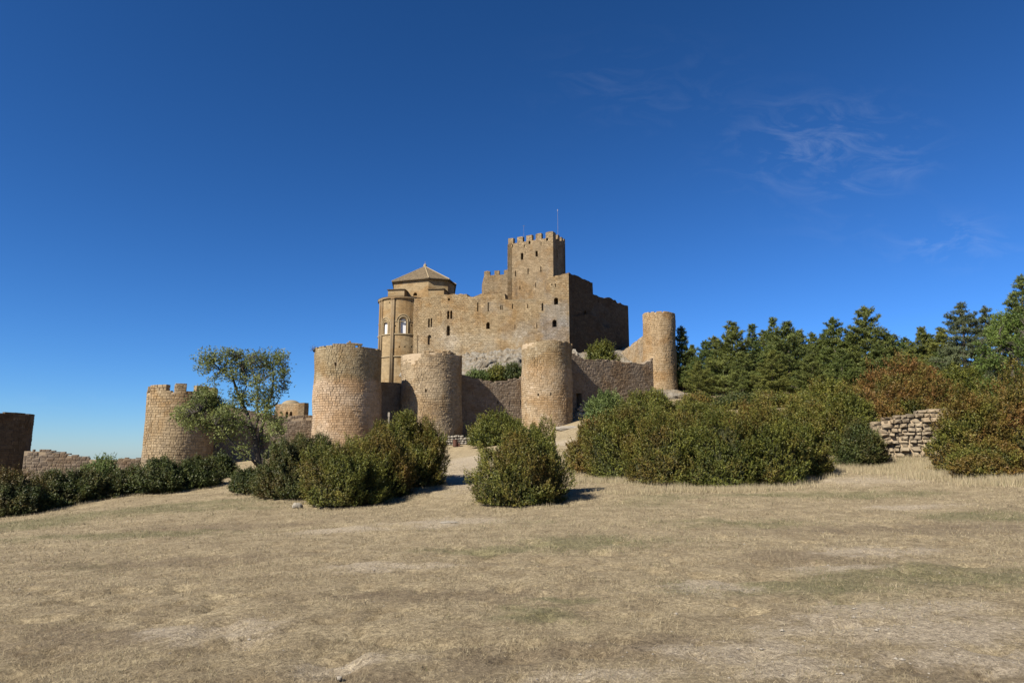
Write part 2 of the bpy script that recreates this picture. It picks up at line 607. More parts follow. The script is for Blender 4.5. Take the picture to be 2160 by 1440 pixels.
def gauss_px(px, py, rx, ry):
    x, y = ground_at(px, py)
    return x, y, rx, ry


green_spots = [gauss_px(*a) for a in ((250, 1078, 5, 1.4), (60, 1100, 4, 1.3), (420, 1062, 3, 1.0), (1250, 1145, 1.6, 1.1), (1120, 1300, 0.5, 0.35), (1180, 1278, 0.4, 0.3), (1650, 1240, 1.0, 0.5), (1920, 1215, 1.6, 0.6),
                                      (1650, 1047, 3.0, 0.9), (1850, 1045, 2.2, 1.1), (1560, 1105, 1.8, 0.9), (2060, 1090, 1.5, 0.9), (1460, 1240, 0.6, 0.4), (250, 1130, 3, 1.0), (2110, 1215, 0.9, 0.5), (1020, 1160, 1.2, .5))]
pale_spots = [gauss_px(*a) for a in ((1830, 1012, 2.2, 1.6), (1930, 1068, 1.4, 0.5), (1900, 1290, 1.0, 0.6), (1790, 1330, 0.9, 0.5), (1990, 1330, 1.2, 0.6), (1560, 1375, 0.8, 0.4), (2090, 1400, 1, .4),
                                     (1620, 1410, 0.8, .3), (1830, 1160, 1.0, .5), (1760, 1195, .8, .4), (760, 1395, 0.5, 0.25), (960, 1100, 1.6, 1.0), (700, 1120, 1.6, .6), (420, 1335, .9, .4), (850, 1195, 1.2, .5),
                                     (1320, 1425, .7, .25), (980, 1000, 1.5, 6), (990, 970, 2, 8), (1190, 935, 3, 3), (1490, 1240, .7, .4))]
brown_spots = [gauss_px(*a) for a in ((1180, 1380, 1.3, 0.5), (740, 1425, 0.8, 0.25), (860, 1425, .5, .25), (150, 1370, 1.4, 0.5), (1900, 1115, 3, 1.0), (1700, 1180, 1.5, 0.8), (500, 1110, 3, .8), (900, 1260, 1.6, .5), (2050, 1400, .9, .4), (300, 1190, 3, .8))]


def spots(lst, x, y, seed):
    x, y = np.asarray(x, float), np.asarray(y, float)
    s = np.zeros(x.shape)
    wx = x + (fbm(x * 1.3, y * 1.3, seed) - 0.5) * 1.0
    wy = y + (fbm(x * 1.3 + 40, y * 1.3, seed) - 0.5) * 1.0
    for cx, cy, rx, ry in lst:
        s = np.maximum(s, np.exp(-((wx - cx) / rx) ** 2 - ((wy - cy) / ry) ** 2))
    brk = fbm(x * 3.1, y * 3.1, seed + 5)
    return np.clip(s * (0.35 + 1.3 * brk), 0, 1)


bx_ = GX.ravel()
by_ = GY.ravel()
g_green = np.clip(spots(green_spots, bx_, by_, 21) + np.clip((fbm(bx_ * 0.25, by_ * 0.25, 31) - 0.62) * 3, 0, 0.5), 0, 1)
g_pale = spots(pale_spots, bx_, by_, 22)
g_brown = np.clip(spots(brown_spots, bx_, by_, 23) + np.clip((fbm(bx_ * 0.4, by_ * 0.4, 33) - 0.6) * 2.5, 0, 0.5), 0, 1)
nyg, nxg = GX.shape
idx = np.arange(nyg * nxg).reshape(nyg, nxg)
gq = np.stack([idx[:-1, :-1], idx[:-1, 1:], idx[1:, 1:], idx[1:, :-1]], -1).reshape(-1, 4)

gm, nd, lk, b = new_mat('dry_meadow')
geo = N(nd, 'ShaderNodeNewGeometry')
pos = geo.outputs['Position']
ag = N(nd, 'ShaderNodeAttribute', attribute_name='green').outputs['Fac']
ap = N(nd, 'ShaderNodeAttribute', attribute_name='pale').outputs['Fac']
ab = N(nd, 'ShaderNodeAttribute', attribute_name='brown').outputs['Fac']
brk1 = noise_node(nd, lk, pos, 4.0, 9, 0.85, 0.6)


def breakup(a, k=2.2):
    v = mth(nd, lk, 'ADD', a, mth(nd, lk, 'MULTIPLY', mth(nd, lk, 'SUBTRACT', brk1, 0.5), k))
    return mth(nd, lk, 'MULTIPLY', ramp(nd, lk, v, 0.15, 0.95), mth(nd, lk, 'MULTIPLY', a, 2.0, True))


ag, ap, ab = breakup(ag), breakup(ap, 2.6), breakup(ab)
n1 = noise_node(nd, lk, pos, 1.7, 6, 0.7, 0.5)
n2 = noise_node(nd, lk, pos, 17.0, 8, 0.8, 0.6)
n3 = noise_node(nd, lk, pos, 55.0, 4, 0.7)
col = mixc(nd, lk, ramp(nd, lk, n1, 0.32, 0.68), (0.320, 0.250, 0.152), (0.490, 0.400, 0.250))
col = mixc(nd, lk, mth(nd, lk, 'MULTIPLY', ab, 0.5), col, (0.185, 0.135, 0.088))
col = mixc(nd, lk, mth(nd, lk, 'MULTIPLY', ag, 0.55), col, (0.150, 0.155, 0.062))
col = mixc(nd, lk, mth(nd, lk, 'MULTIPLY', ap, 0.78), col, (0.55, 0.465, 0.345))
col = mixc(nd, lk, mth(nd, lk, 'MULTIPLY', ramp(nd, lk, n2, 0.28, 0.72), 1.0), mixc(nd, lk, 1.0, col, (0.40, 0.375, 0.35), 'MULTIPLY'), mixc(nd, lk, 1.0, col, (1.42, 1.42, 1.40), 'MULTIPLY'))
col = mixc(nd, lk, ramp(nd, lk, n3, 0.30, 0.70), mixc(nd, lk, 1.0, col, (0.70, 0.68, 0.66), 'MULTIPLY'), mixc(nd, lk, 1.0, col, (1.22, 1.22, 1.2), 'MULTIPLY'))
lk.new(mixc(nd, lk, 1.0, col, ALB, 'MULTIPLY'), b.inputs['Base Color'])
b.inputs['Roughness'].default_value = 1.0
bp = N(nd, 'ShaderNodeBump')
bp.inputs['Strength'].default_value = 0.9
bp.inputs['Distance'].default_value = 0.05
lk.new(mth(nd, lk, 'ADD', n2, mth(nd, lk, 'MULTIPLY', n3, 0.4)), bp.inputs['Height'])
lk.new(bp.outputs[0], b.inputs['Normal'])
GROUND_MAT = gm
ground = obj('ground', mesh_np('ground', np.stack([bx_, by_, GZ.ravel()], -1), gq, [gm], {'green': ('POINT', g_green), 'pale': ('POINT', g_pale), 'brown': ('POINT', g_brown)}, smooth=True))
tag(ground, 'dry straw coloured meadow rising towards the castle', kind='structure')

# ------------------------------------------------------------------ masonry builders
STONE_V = []
for k in range(14):
    r_ = np.random.default_rng(100 + k)
    back = np.array([[-.5, -.5, -.5], [.5, -.5, -.5], [.5, .5, -.5], [-.5, .5, -.5]])
    mid = np.array([[-.5, -.5, .42], [.5, -.5, .42], [.5, .5, .42], [-.5, .5, .42]]) + r_.uniform(-.03, .02, (4, 3))
    i_ = 0.5 - r_.uniform(.04, .13, (4, 2))
    fr = np.array([[-1, -1], [1, -1], [1, 1], [-1, 1]]) * i_
    front = np.concatenate([fr, r_.uniform(.46, .5, (4, 1))], 1)
    c = np.array([[r_.uniform(-.15, .15), r_.uniform(-.15, .15), r_.uniform(.47, .52)]])
    STONE_V.append(np.concatenate([back, mid, front, c]))
STONE_Q = np.array([[0, 1, 5, 4], [1, 2, 6, 5], [2, 3, 7, 6], [3, 0, 4, 7], [4, 5, 9, 8], [5, 6, 10, 9], [6, 7, 11, 10], [7, 4, 8, 11]])
STONE_T = np.array([[8, 9, 12], [9, 10, 12], [10, 11, 12], [11, 8, 12]])
for k in range(14):
    r_ = np.random.default_rng(300 + k)
    back = np.array([[-.5, -.5, -.5], [.5, -.5, -.5], [.5, .5, -.5], [-.5, .5, -.5]])
    mid = np.array([[-.5, -.5, .12], [.5, -.5, .12], [.5, .5, .12], [-.5, .5, .12]]) + r_.uniform(-.09, .06, (4, 3))
    i_ = 0.5 - r_.uniform(.05, .26, (4, 2))
    fr = np.array([[-1, -1], [1, -1], [1, 1], [-1, 1]]) * i_
    front = np.concatenate([fr, r_.uniform(.32, .50, (4, 1))], 1)
    c = np.array([[r_.uniform(-.2, .2), r_.uniform(-.2, .2), r_.uniform(.40, .50)]])
    STONE_V.append(np.concatenate([back, mid, front, c]))
_stone_mesh_cache = {}


def stone_mesh(k, mat):
    key = (k, mat.name)
    if key not in _stone_mesh_cache:
        _stone_mesh_cache[key] = mesh_np('stone', STONE_V[k], [STONE_Q, STONE_T], [mat])
    return _stone_mesh_cache[key]


def place_stones(stones, mat, parent, n_ind=300, rough=1.0, kset=0):
    """stones: list of (centre, tangent, up, normal, w, h, depth). The largest seen ones are objects, the rest one part."""
    scored = []
    for s in stones:
        c, t, u, n, w, h, d = s
        v = EYE - c
        L = v.length
        f = max(0.0, n.dot(v / L))
        az = abs(c.x / max(c.y, 1))
        scored.append((w * h * f / (L * L) * (1.0 if az < 0.78 else 0.01), s))
    scored.sort(key=lambda q: -q[0])
    rest_v = []
    bpos = parent.location.copy()
    for i, (_, (c, t, u, n, w, h, d)) in enumerate(scored):
        k = random.randrange(14) + kset
        j = random.uniform(-0.6, 1.0) * 0.018 * rough
        fl = random.choice((1, -1))
        a = random.uniform(-0.02, 0.02) * rough
        t2, u2 = t * math.cos(a) + u * math.sin(a), u * math.cos(a) - t * math.sin(a)
        # rotate by pi for variety (keeps handedness)
        X, Yv, Z = t2 * (w * fl), u2 * (h * fl), n * d
        o = c + n * (j - d / 2)
        if i < n_ind:
            ob = bpy.data.objects.new('stone', stone_mesh(k, mat))
            COL.objects.link(ob)
            ob.parent = parent
            q = o - bpos
            ob.matrix_local = Matrix(((X.x, Yv.x, Z.x, q.x), (X.y, Yv.y, Z.y, q.y), (X.z, Yv.z, Z.z, q.z), (0, 0, 0, 1)))
        else:
            M = np.array([[X.x, Yv.x, Z.x], [X.y, Yv.y, Z.y], [X.z, Yv.z, Z.z]])
            rest_v.append(STONE_V[k] @ M.T + np.array(o - bpos))
    if rest_v:
        V = np.concatenate(rest_v)
        off = (np.arange(len(rest_v)) * 13)[:, None, None]
        me = mesh_np('stone_courses', V, [(STONE_Q[None] + off).reshape(-1, 4), (STONE_T[None] + off).reshape(-1, 3)], [mat])
        o = obj('stone_courses', me, parent)
        o['kind'] = 'stuff'


def resample(ring, step):
    out = []
    n = len(ring)
    for i in range(n):
        a, b_ = ring[i], ring[(i + 1) % n]
        L = math.hypot(b_[0] - a[0], b_[1] - a[1])
        k = max(1, int(math.ceil(L / step)))
        for j in range(k):
            out.append((a[0] + (b_[0] - a[0]) * j / k, a[1] + (b_[1] - a[1]) * j / k))
    return out


def in_poly(px, py, poly):
    x, y = np.asarray(px), np.asarray(py)
    c = np.zeros(x.shape, bool)
    n = len(poly)
    for i in range(n):
        x1, y1 = poly[i]
        x2, y2 = poly[(i + 1) % n]
        if y1 == y2:
            continue
        c ^= ((y1 > y) != (y2 > y)) & (x < (x2 - x1) * (y - y1) / (y2 - y1) + x1)
    return c


def panel(name, outline, holes, fmap, mat, parent, thick=1.0, step=2.5, back=False):
    """sheet in (s,z) with holes, a rim of the given thickness"""
    ring = resample(outline, step)
    pts, edges = list(ring), [(i, (i + 1) % len(ring)) for i in range(len(ring))]
    hr = []
    for h in holes:
        h = resample(h, step)
        b0 = len(pts)
        pts += h
        edges += [(b0 + i, b0 + (i + 1) % len(h)) for i in range(len(h))]
        hr.append(h)
    s0, s1 = min(p[0] for p in ring), max(p[0] for p in ring)
    z0, z1 = min(p[1] for p in ring), max(p[1] for p in ring)
    gs, gz_ = np.meshgrid(np.arange(s0 + step * .5, s1, step), np.arange(z0 + step * .5, z1, step))
    gs, gz_ = gs.ravel(), gz_.ravel()
    if len(gs):
        keep = in_poly(gs, gz_, ring)
        for h in hr:
            keep &= ~in_poly(gs, gz_, h)
        pts += [(float(a), float(c)) for a, c in zip(gs[keep], gz_[keep])]
    v2, _, tri, *_r = delaunay_2d_cdt([Vector(p) for p in pts], edges, [], 0, 1e-5)
    tri = np.array(tri)
    P = np.array([(v.x, v.y) for v in v2])
    cc = P[tri].mean(1)
    keep = in_poly(cc[:, 0], cc[:, 1], ring)
    for h in hr:
        keep &= ~in_poly(cc[:, 0], cc[:, 1], h)
    tri = tri[keep]
    base = parent.location
    V = [fmap(s, z, 0.0) - base for s, z in P]
    uv = [tuple(p) for p in P]
    nb = len(V)
    nr = len(ring)
    V += [fmap(s, z, 0.0) - base for s, z in ring] + [fmap(s, z, thick) - base for s, z in ring]
    uv += [tuple(p) for p in ring] + [(p[0] + thick * 0.7, p[1] + thick * 0.7) for p in ring]
    quads = np.array([[nb + i, nb + nr + i, nb + nr + (i + 1) % nr, nb + (i + 1) % nr] for i in range(nr)])
    fl = [quads, tri]
    if back:
        n2 = len(V)
        V += [fmap(s, z, thick) - base for s, z in P]
        uv += [tuple(p) for p in P]
        fl[1] = np.concatenate([tri, tri[:, ::-1] + n2])
    me = mesh_np(name, np.array(V), fl, [mat], uvs=np.array(uv))
    return obj(name, me, parent)


def opening(name, ring, fmap, depth, mat, parent, step=0.6):
    """tunnel of a window, doorway or slit, with its end wall"""
    base = parent.location
    n = len(ring)
    d0 = -0.012
    V = [fmap(s, z, d0) - base for s, z in ring] + [fmap(s, z, depth) - base for s, z in ring]
    uv = [(s, z) for s, z in ring] + [(s + depth, z) for s, z in ring]
    Q = [[i, (i + 1) % n, n + (i + 1) % n, n + i] for i in range(n)]
    cs, cz = sum(p[0] for p in ring) / n, sum(p[1] for p in ring) / n
    V.append(fmap(cs, cz, depth) - base)
    uv.append((cs, cz))
    T = [[2 * n, n + i, n + (i + 1) % n] for i in range(n)]
    me = mesh_np(name, np.array(V), [np.array(Q), np.array(T)], [mat], uvs=np.array(uv))
    return obj(name, me, parent)


def arch_ring(s0, s1, z0, z1, n=8):
    r = (s1 - s0) / 2
    zc = z1 - r
    if zc < z0 + 0.05:
        return [(s0, z0), (s1, z0), (s1, z1), (s0, z1)]
    c = (s0 + s1) / 2
    return [(s0, z0), (s1, z0)] + [(c + r * math.cos(math.pi * i / n), zc + r * math.sin(math.pi * i / n)) for i in range(n + 1)]


def rect_ring(s0, s1, z0, z1):
    return [(s0, z0), (s1, z0), (s1, z1), (s0, z1)]


class Plane:
    """vertical wall plane through plan points A, B (left to right as seen)"""

    def __init__(self, A, B):
        self.A, self.B = Vector((A[0], A[1], 0)), Vector((B[0], B[1], 0))
        self.t = (self.B - self.A).normalized()
        self.L = (self.B - self.A).length
        self.n = Vector((self.t.y, -self.t.x, 0))     # outward
        if self.n.dot(Vector((0, 0, 0)) - self.A) < 0:
            self.n = -self.n
        self.up = Vector((0, 0, 1))

    def fmap(self, s, z, d):
        p = self.A + self.t * s - self.n * d
        return Vector((p.x, p.y, z))

    def px(self, x, y):
        d = ray(x, y)
        A = self.A - Vector((EYE.x, EYE.y, 0))
        t = A.dot(self.n) / Vector((d.x, d.y, 0)).dot(self.n)
        P = EYE + d * t
        return ((Vector((P.x, P.y, 0)) - self.A).dot(self.t), P.z)


class Cyl:
    def __init__(self, cx, cy, r0, r1, z0, z1):
        self.c = Vector((cx, cy, 0))
        self.r0, self.r1, self.z0, self.z1 = r0, r1, z0, z1
        self.bulge = 0.0
        self.th0 = math.atan2(-cx, -cy)          # azimuth facing camera, measured from +y clockwise
        self.up = Vector((0, 0, 1))

    def r(self, z):
        return self.r0 + (self.r1 - self.r0) * (z - self.z0) / (self.z1 - self.z0)

    def dirs(self, s):
        # s metres along the face, growing to the right as seen from the camera
        th = self.th0 - s / self.r0
        return Vector((math.sin(th), math.cos(th), 0))

    def fmap(self, s, z, d):
        n = self.dirs(s)
        wob = self.bulge * float(vnoise(np.array([s * 0.55 + 40 + self.c.x]), np.array([z * 0.42 + 30]), 9)[0] - 0.5) if self.bulge else 0.0
        return self.c + n * (self.r(z) - d + wob) + Vector((0, 0, z))

    def px(self, x, y):
        d = ray(x, y)
        dx, dy = d.x, d.y
        ox, oy = EYE.x - self.c.x, EYE.y - self.c.y
        r = (self.r0 + self.r1) / 2
        a, b_, c_ = dx * dx + dy * dy, 2 * (ox * dx + oy * dy), ox * ox + oy * oy - r * r
        D = max(0.0, b_ * b_ - 4 * a * c_)
        t = (-b_ - math.sqrt(D)) / (2 * a)
        P = EYE + d * t
        th = math.atan2(P.x - self.c.x, P.y - self.c.y)
        return (((self.th0 - th + math.pi) % (2 * math.pi) - math.pi) * self.r0, P.z)


def cyl_from_px(pl, pr, pymid, Y):
    def az(p):
        d = ray(p, pymid)
        return math.atan2(d.x, d.y)
    aL, aR = az(pl), az(pr)
    am = (aL + aR) / 2
    D = Y / math.cos(am)
    return D * math.sin(am), D * math.cos(am), D * math.sin((aR - aL) / 2)


def courses(z0, z1, hmin, hmax):
    out, z = [], z0
    while z < z1 - 0.05:
        h = random.uniform(hmin, hmax)
        if z + h > z1 - 0.1:
            h = z1 - z
        out.append((z, h))
        z += h
    return out


def masonry(surf, s0, s1, z0, ztop, hmin, hmax, wmin, wmax, holes=(), zbot=None, gap=0.013, depth=0.28, ragged=0.0):
    """list of stones on a surface; ztop(s) is the top line"""
    stones = []
    zt_max = max(ztop(s0 + (s1 - s0) * i / 60) for i in range(61))
    for z, h in courses(z0, zt_max + 0.05, hmin, hmax):
        s = s0 - random.uniform(0, wmax)
        while s < s1:
            w = random.uniform(wmin, wmax)
            if random.random() < 0.15:
                w *= 0.6
            a, b_ = max(s, s0), min(s + w, s1)
            s += w
            if b_ - a < 0.08:
                continue
            sc = (a + b_) / 2
            zt = ztop(sc)
            top = z + h
            if z > zt - 0.06:
                continue
            if top > zt:
                if ragged and random.random() < 0.3:
                    continue
                top = max(zt, z + 0.1)
            elif top > zt - 0.3 and ragged and random.random() < ragged:
                continue
            if zbot is not None and top < zbot(sc) - 0.4:
                continue
            parts = [(a, b_)]
            for hs0, hs1, hz0, hz1 in holes:
                if z < hz1 and top > hz0:
                    np_ = []
                    for p, q in parts:
                        if q <= hs0 or p >= hs1:
                            np_.append((p, q))
                        else:
                            if hs0 - p > 0.06:
                                np_.append((p, hs0))
                            if q - hs1 > 0.06:
                                np_.append((hs1, q))
                    parts = np_
            cells = []
            for p, q in parts:
                if top - z > 0.24 and random.random() < 0.16:
                    zm = z + (top - z) * random.uniform(0.4, 0.6)
                    cells += [(p, q, z, zm), (p, q, zm, top)]
                else:
                    cells.append((p, q, z, top))
            for p, q, z_a, z_b in cells:
                sc = (p + q) / 2
                zc = (z_a + z_b) / 2
                if isinstance(surf, Cyl):
                    n = surf.dirs(sc)
                    t = Vector((-n.y, n.x, 0))
                    c = surf.fmap(sc, zc, 0)
                else:
                    n, t = surf.n, surf.t
                    c = surf.fmap(sc, zc, 0)
                wv = float(vnoise(np.array([sc * 0.45 + 50.0]), np.array([zc * 0.6 + 20.0]), 5)[0] - 0.5)
                c = c + Vector((0, 0, wv * 0.16))
                t = Vector((0, 0, 1)).cross(n)
                stones.append((c, t, Vector((0, 0, 1)), n, q - p - gap * random.uniform(0.5, 1.6), z_b - z_a - gap * random.uniform(0.5, 1.5), depth))
    return stones


MORTAR = simple_mat('lime_mortar', (0.47, 0.36, 0.235), 0.95, 0.35, 4.0, 0.6)
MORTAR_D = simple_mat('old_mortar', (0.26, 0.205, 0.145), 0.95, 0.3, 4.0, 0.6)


def tower(label, pl, pr, pymid, Y, py_top, mat, mortar, group, hmin=0.27, hmax=0.36, wmin=0.32, wmax=0.68, slits=(), bumps=(), rag=0.25, taper=0.0, n_ind=300, merlons=(), rough=1.0, zextra=0.0):
    cx, cy, r = cyl_from_px(pl, pr, pymid, Y)
    Df = math.hypot(cx, cy) - r
    pc = (pl + pr) / 2
    zt = at(pc, py_top, Df * math.cos(math.atan2(cx, cy))).z
    zb = min(hz(cx + r * math.sin(a), cy + r * math.cos(a)) for a in np.linspace(0, 6.28, 9)) - 0.6
    root = empty('round_tower', (cx, cy, zb), label, 'tower', group)
    cyl = Cyl(cx, cy, r * (1 + taper), r * (1 - taper), zb, zt)
    hl, hrects = [], []
    for (x0, x1, y0, y1) in slits:
        (sa, za), (sb, zb_) = cyl.px(x0, y1), cyl.px(x1, y0)
        hl.append(rect_ring(sa, sb, za, zb_))
        hrects.append((sa, sb, za, zb_))
    half = math.pi * cyl.r0
    core_top = zt - 0.16
    cyl.bulge = 0.22
    core = Cyl(cx, cy, cyl.r0 - 0.025, cyl.r1 - 0.025, zb, zt)

    def cm(s, z, d):
        return cyl.fmap(s, z, d + 0.03)
    panel('masonry_core', rect_ring(-half, half, zb, core_top), hl, cm, mortar, root, thick=1.2, step=0.8)
    cap = MB()
    cap.prism([(core.r(core_top) * math.sin(a) * 0.985, core.r(core_top) * math.cos(a) * 0.985) for a in np.linspace(0, 2 * math.pi, 40, endpoint=False)], core_top - zb - 0.6, core_top - zb - 0.04)
    cap.build('wall_walk', mortar, root)
    for h in hl:
        opening('arrow_slit', h, cm, 1.1, mortar, root)

    def ztop(s):
        z = zt + 0.10 * math.sin(s * 2.3 + pl) * rag * 2
        for sc_, w_, dz in bumps:
            if abs(s - sc_) < w_:
                z += dz
        return z
    bumps = [(cyl.px(x, py_top + 12)[0], w_, dz) for x, w_, dz in bumps]
    lim = R(118) * cyl.r0
    st = masonry(cyl, -lim, lim, zb + 0.1, ztop, hmin, hmax, wmin, wmax, hrects, depth=0.42, ragged=rag)
    place_stones(st, mat, root, n_ind, rough)
    for a0, a1, dz in merlons:
        s0, s1 = a0 * cyl.r0, a1 * cyl.r0
        ms = masonry(cyl, s0, s1, zt - 0.28, lambda s: zt + dz, 0.26, 0.3, 0.3, 0.6, depth=0.6)
        mv = []
        for (c, t, u, n, w, h, d) in ms:
            k = random.randrange(14)
            o = c - n * (d / 2) - root.location
            M = np.array([[t.x * w, 0, n.x * d], [t.y * w, 0, n.y * d], [0, h, 0]])
            mv.append(STONE_V[k] @ M.T + np.array(o))
        V = np.concatenate(mv)
        off = (np.arange(len(mv)) * 13)[:, None, None]
        obj('merlon', mesh_np('merlon', V, [(STONE_Q[None] + off).reshape(-1, 4), (STONE_T[None] + off).reshape(-1, 3)], [mat]), root)
    return root, cyl, zt


def curtain(label, pA, pB, top_px, mat, mortar, holes_px=(), n_ind=300, hmin=0.20, hmax=0.30, wmin=0.22, wmax=0.52, thick=1.1, rough=1.3, rag=0.3, group='curtain wall lengths between the round towers', name='curtain_wall', ext=(0.0, 0.0)):
    """pA, pB = (px, py, Y) at the two ends; top_px = polyline of the wall head"""
    A, B = at(*pA), at(*pB)
    pl = Plane(A, B)
    tp = sorted(pl.px(x, y) for x, y in top_px)
    tp = [(tp[0][0] - 5, tp[0][1])] + tp + [(tp[-1][0] + 5, tp[-1][1])]
    xs_, zs_ = [p[0] for p in tp], [p[1] for p in tp]

    def ztop(s):
        return float(np.interp(s, xs_, zs_))
    s0, s1 = -ext[0], pl.L + ext[1]

    def gz0(s):
        p = pl.fmap(s, 0, 0)
        return hz(p.x, p.y)
    zb = min(gz0(s0 + (s1 - s0) * i / 8) for i in range(9)) - 0.6
    mid = (pl.A + pl.B) / 2
    root = empty(name, (mid.x, mid.y, zb), label, 'wall', group)
    hl, hrects, names = [], [], []
    for nm, x0, x1, y0, y1 in holes_px:
        (sa, za), (sb, zb_) = pl.px(x0, y1), pl.px(x1, y0)
        hl.append(rect_ring(sa, sb, za, zb_))
        hrects.append((sa, sb, za, zb_))
        names.append(nm)

    def cm(s, z, d):
        return pl.fmap(s, z, d + 0.03)
    ss = np.linspace(s0, s1, 30)
    outline = [(s0, zb), (s1, zb)] + [(float(s), ztop(float(s)) - 0.16) for s in ss[::-1]]
    panel('masonry_core', outline, hl, cm, mortar, root, thick=thick, step=2.0, back=True)
    for nm, h in zip(names, hl):
        opening(nm, h, cm, 0.95, mortar, root)
    st = masonry(pl, s0, s1, zb + 0.1, ztop, hmin, hmax, wmin, wmax, hrects, depth=0.40, ragged=rag, zbot=lambda s: gz0(s) - 0.2)
    place_stones(st, mat, root, n_ind, rough)
    return root, pl


# ------------------------------------------------------------------ castle: outer ring of towers and curtain walls
TG = 'round towers of the outer castle wall'
S_B = stone_mat('stone_pinkish', (0.485, 0.365, 0.245), (0.41, 0.30, 0.195), (0.54, 0.42, 0.30), 0.25, 1.0, upper=(0.70, 0.74, 0.66), zsplit=8.8, gain=1.3)
S_A = stone_mat('stone_ochre', (0.42, 0.315, 0.185), (0.33, 0.245, 0.145), (0.47, 0.37, 0.24), 0.7, 2.0)
S_C = stone_mat('stone_buff', (0.44, 0.34, 0.215), (0.35, 0.265, 0.165), (0.50, 0.40, 0.27), 0.75, 3.0)
S_D = stone_mat('stone_sand', (0.46, 0.345, 0.215), (0.37, 0.27, 0.16), (0.53, 0.43, 0.31), 0.65, 4.0, upper=(0.82, 0.84, 0.80), zsplit=11.5)
S_E = stone_mat('stone_tan', (0.45, 0.325, 0.185), (0.37, 0.26, 0.14), (0.48, 0.37, 0.24), 0.3, 5.0)
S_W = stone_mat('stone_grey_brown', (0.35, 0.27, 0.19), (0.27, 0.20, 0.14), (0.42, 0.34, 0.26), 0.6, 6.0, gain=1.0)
S_Z = stone_mat('stone_shade_toned', (0.30, 0.225, 0.145), (0.23, 0.17, 0.11), (0.36, 0.28, 0.19), 0.6, 7.0, gain=0.6)  # stone darkened to deepen the shade on this tower
S_R = stone_mat('stone_ruin', (0.46, 0.37, 0.25), (0.31, 0.25, 0.175), (0.54, 0.42, 0.28), 0.8, 8.0, gain=1.0)

tower('battlemented round tower of ochre stone behind the leafy tree', 306, 456, 890, 64, 824, S_A, MORTAR, TG, hmin=0.20, hmax=0.28, wmin=0.22, wmax=0.52, rag=0.02,
      merlons=[(-1.15, -0.50, 0.55), (-0.27, 0.08, 0.6), (0.36, 0.8, 0.58), (1.1, 1.6, 0.55), (-2.0, -1.55, 0.55)])
tB = tower('widest round tower of pinkish stone with one arrow slit near its ragged top', 660, 804, 830, 70, 728, S_B, MORTAR, TG, slits=[(706, 710, 764, 773)],
           bumps=[(722, 1.0, 0.16), (748, 0.8, 0.26)], rag=0.06, hmin=0.19, hmax=0.26, wmin=0.20, wmax=0.48)
tower('buff round tower with broken rim, rusty bin at its foot', 845, 975, 840, 75, 741, S_C, MORTAR, TG, slits=[(897, 900, 820, 828)], bumps=[(860, 1.3, -0.75), (878, 0.8, -0.3), (945, 0.6, 0.15), (872, 0.4, 0.2)], rag=0.4, rough=1.5,
      hmin=0.18, hmax=0.27, wmin=0.18, wmax=0.46)
tower('sand coloured round tower with two low slits, flat even rim', 1100, 1207, 810, 80, 717, S_D, MORTAR, TG, slits=[(1133.6, 1136.6, 829, 835), (1160.8, 1163.6, 827, 834)], rag=0.08, hmin=0.19, hmax=0.27, wmin=0.20, wmax=0.50)
tE = tower('slender tall round tower standing beside the pines', 1357, 1427, 745, 91, 656, S_E, MORTAR, TG, rag=0.12, n_ind=300, hmin=0.20, hmax=0.28, wmin=0.22, wmax=0.5)
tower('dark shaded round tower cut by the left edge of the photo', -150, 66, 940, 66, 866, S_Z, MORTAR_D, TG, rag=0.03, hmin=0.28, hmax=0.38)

curtain('low weathered wall stepping down beside the dark tower at far left', (49, 970, 61), (302, 975, 64),
        [(49, 947), (108, 949), (114, 953), (136, 954), (141, 957), (160, 959), (165, 963), (190, 965), (212, 968), (243, 969), (246, 964), (302, 964)], S_W, MORTAR, wmin=0.25, wmax=0.6)
curtain('brown wall behind the leafy tree joining two round towers', (448, 930, 66.5), (668, 920, 70.0),
        [(448, 855), (480, 856), (520, 863), (560, 871), (600, 875), (668, 877)], S_W, MORTAR, wmin=0.25, wmax=0.6)
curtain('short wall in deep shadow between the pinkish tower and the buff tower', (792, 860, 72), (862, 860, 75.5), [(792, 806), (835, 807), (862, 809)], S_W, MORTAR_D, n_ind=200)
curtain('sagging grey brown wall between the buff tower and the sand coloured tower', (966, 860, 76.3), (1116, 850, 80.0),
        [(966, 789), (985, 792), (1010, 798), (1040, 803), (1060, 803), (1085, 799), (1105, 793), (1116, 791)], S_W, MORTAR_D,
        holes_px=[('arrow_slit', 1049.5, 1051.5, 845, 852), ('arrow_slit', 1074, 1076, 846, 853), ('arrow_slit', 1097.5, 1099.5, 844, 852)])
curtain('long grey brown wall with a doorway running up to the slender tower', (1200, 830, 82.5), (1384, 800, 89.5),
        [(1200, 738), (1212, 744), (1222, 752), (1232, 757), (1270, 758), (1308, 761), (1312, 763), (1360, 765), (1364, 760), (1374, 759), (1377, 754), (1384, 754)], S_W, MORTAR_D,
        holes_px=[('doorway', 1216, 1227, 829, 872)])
curtain('sunlit wall climbing back from the slender tower towards the keep', (1290, 775, 112), (1362, 730, 92.5),
        [(1284, 763), (1290, 757), (1310, 742), (1357, 707), (1362, 703)], S_C, MORTAR, group='curtain wall lengths between the round towers', n_ind=250)

# ------------------------------------------------------------------ castle: inner fortress
K1 = at(874, 700, 112)
K2 = at(1201, 700, 104)
_d = Vector((0.66, 0.75, 0)).normalized()
K3 = K2 + _d * 18.3
front = Plane(K1, K2)
side = Plane(K2, K3)
zoneg = []


def zn(x0, x1, y0, y1, amt, c):
    (sa, za), (sb, zb_) = front.px(x0, y1), front.px(x1, y0)
    return ((sa, sb, za, zb_, amt), c)


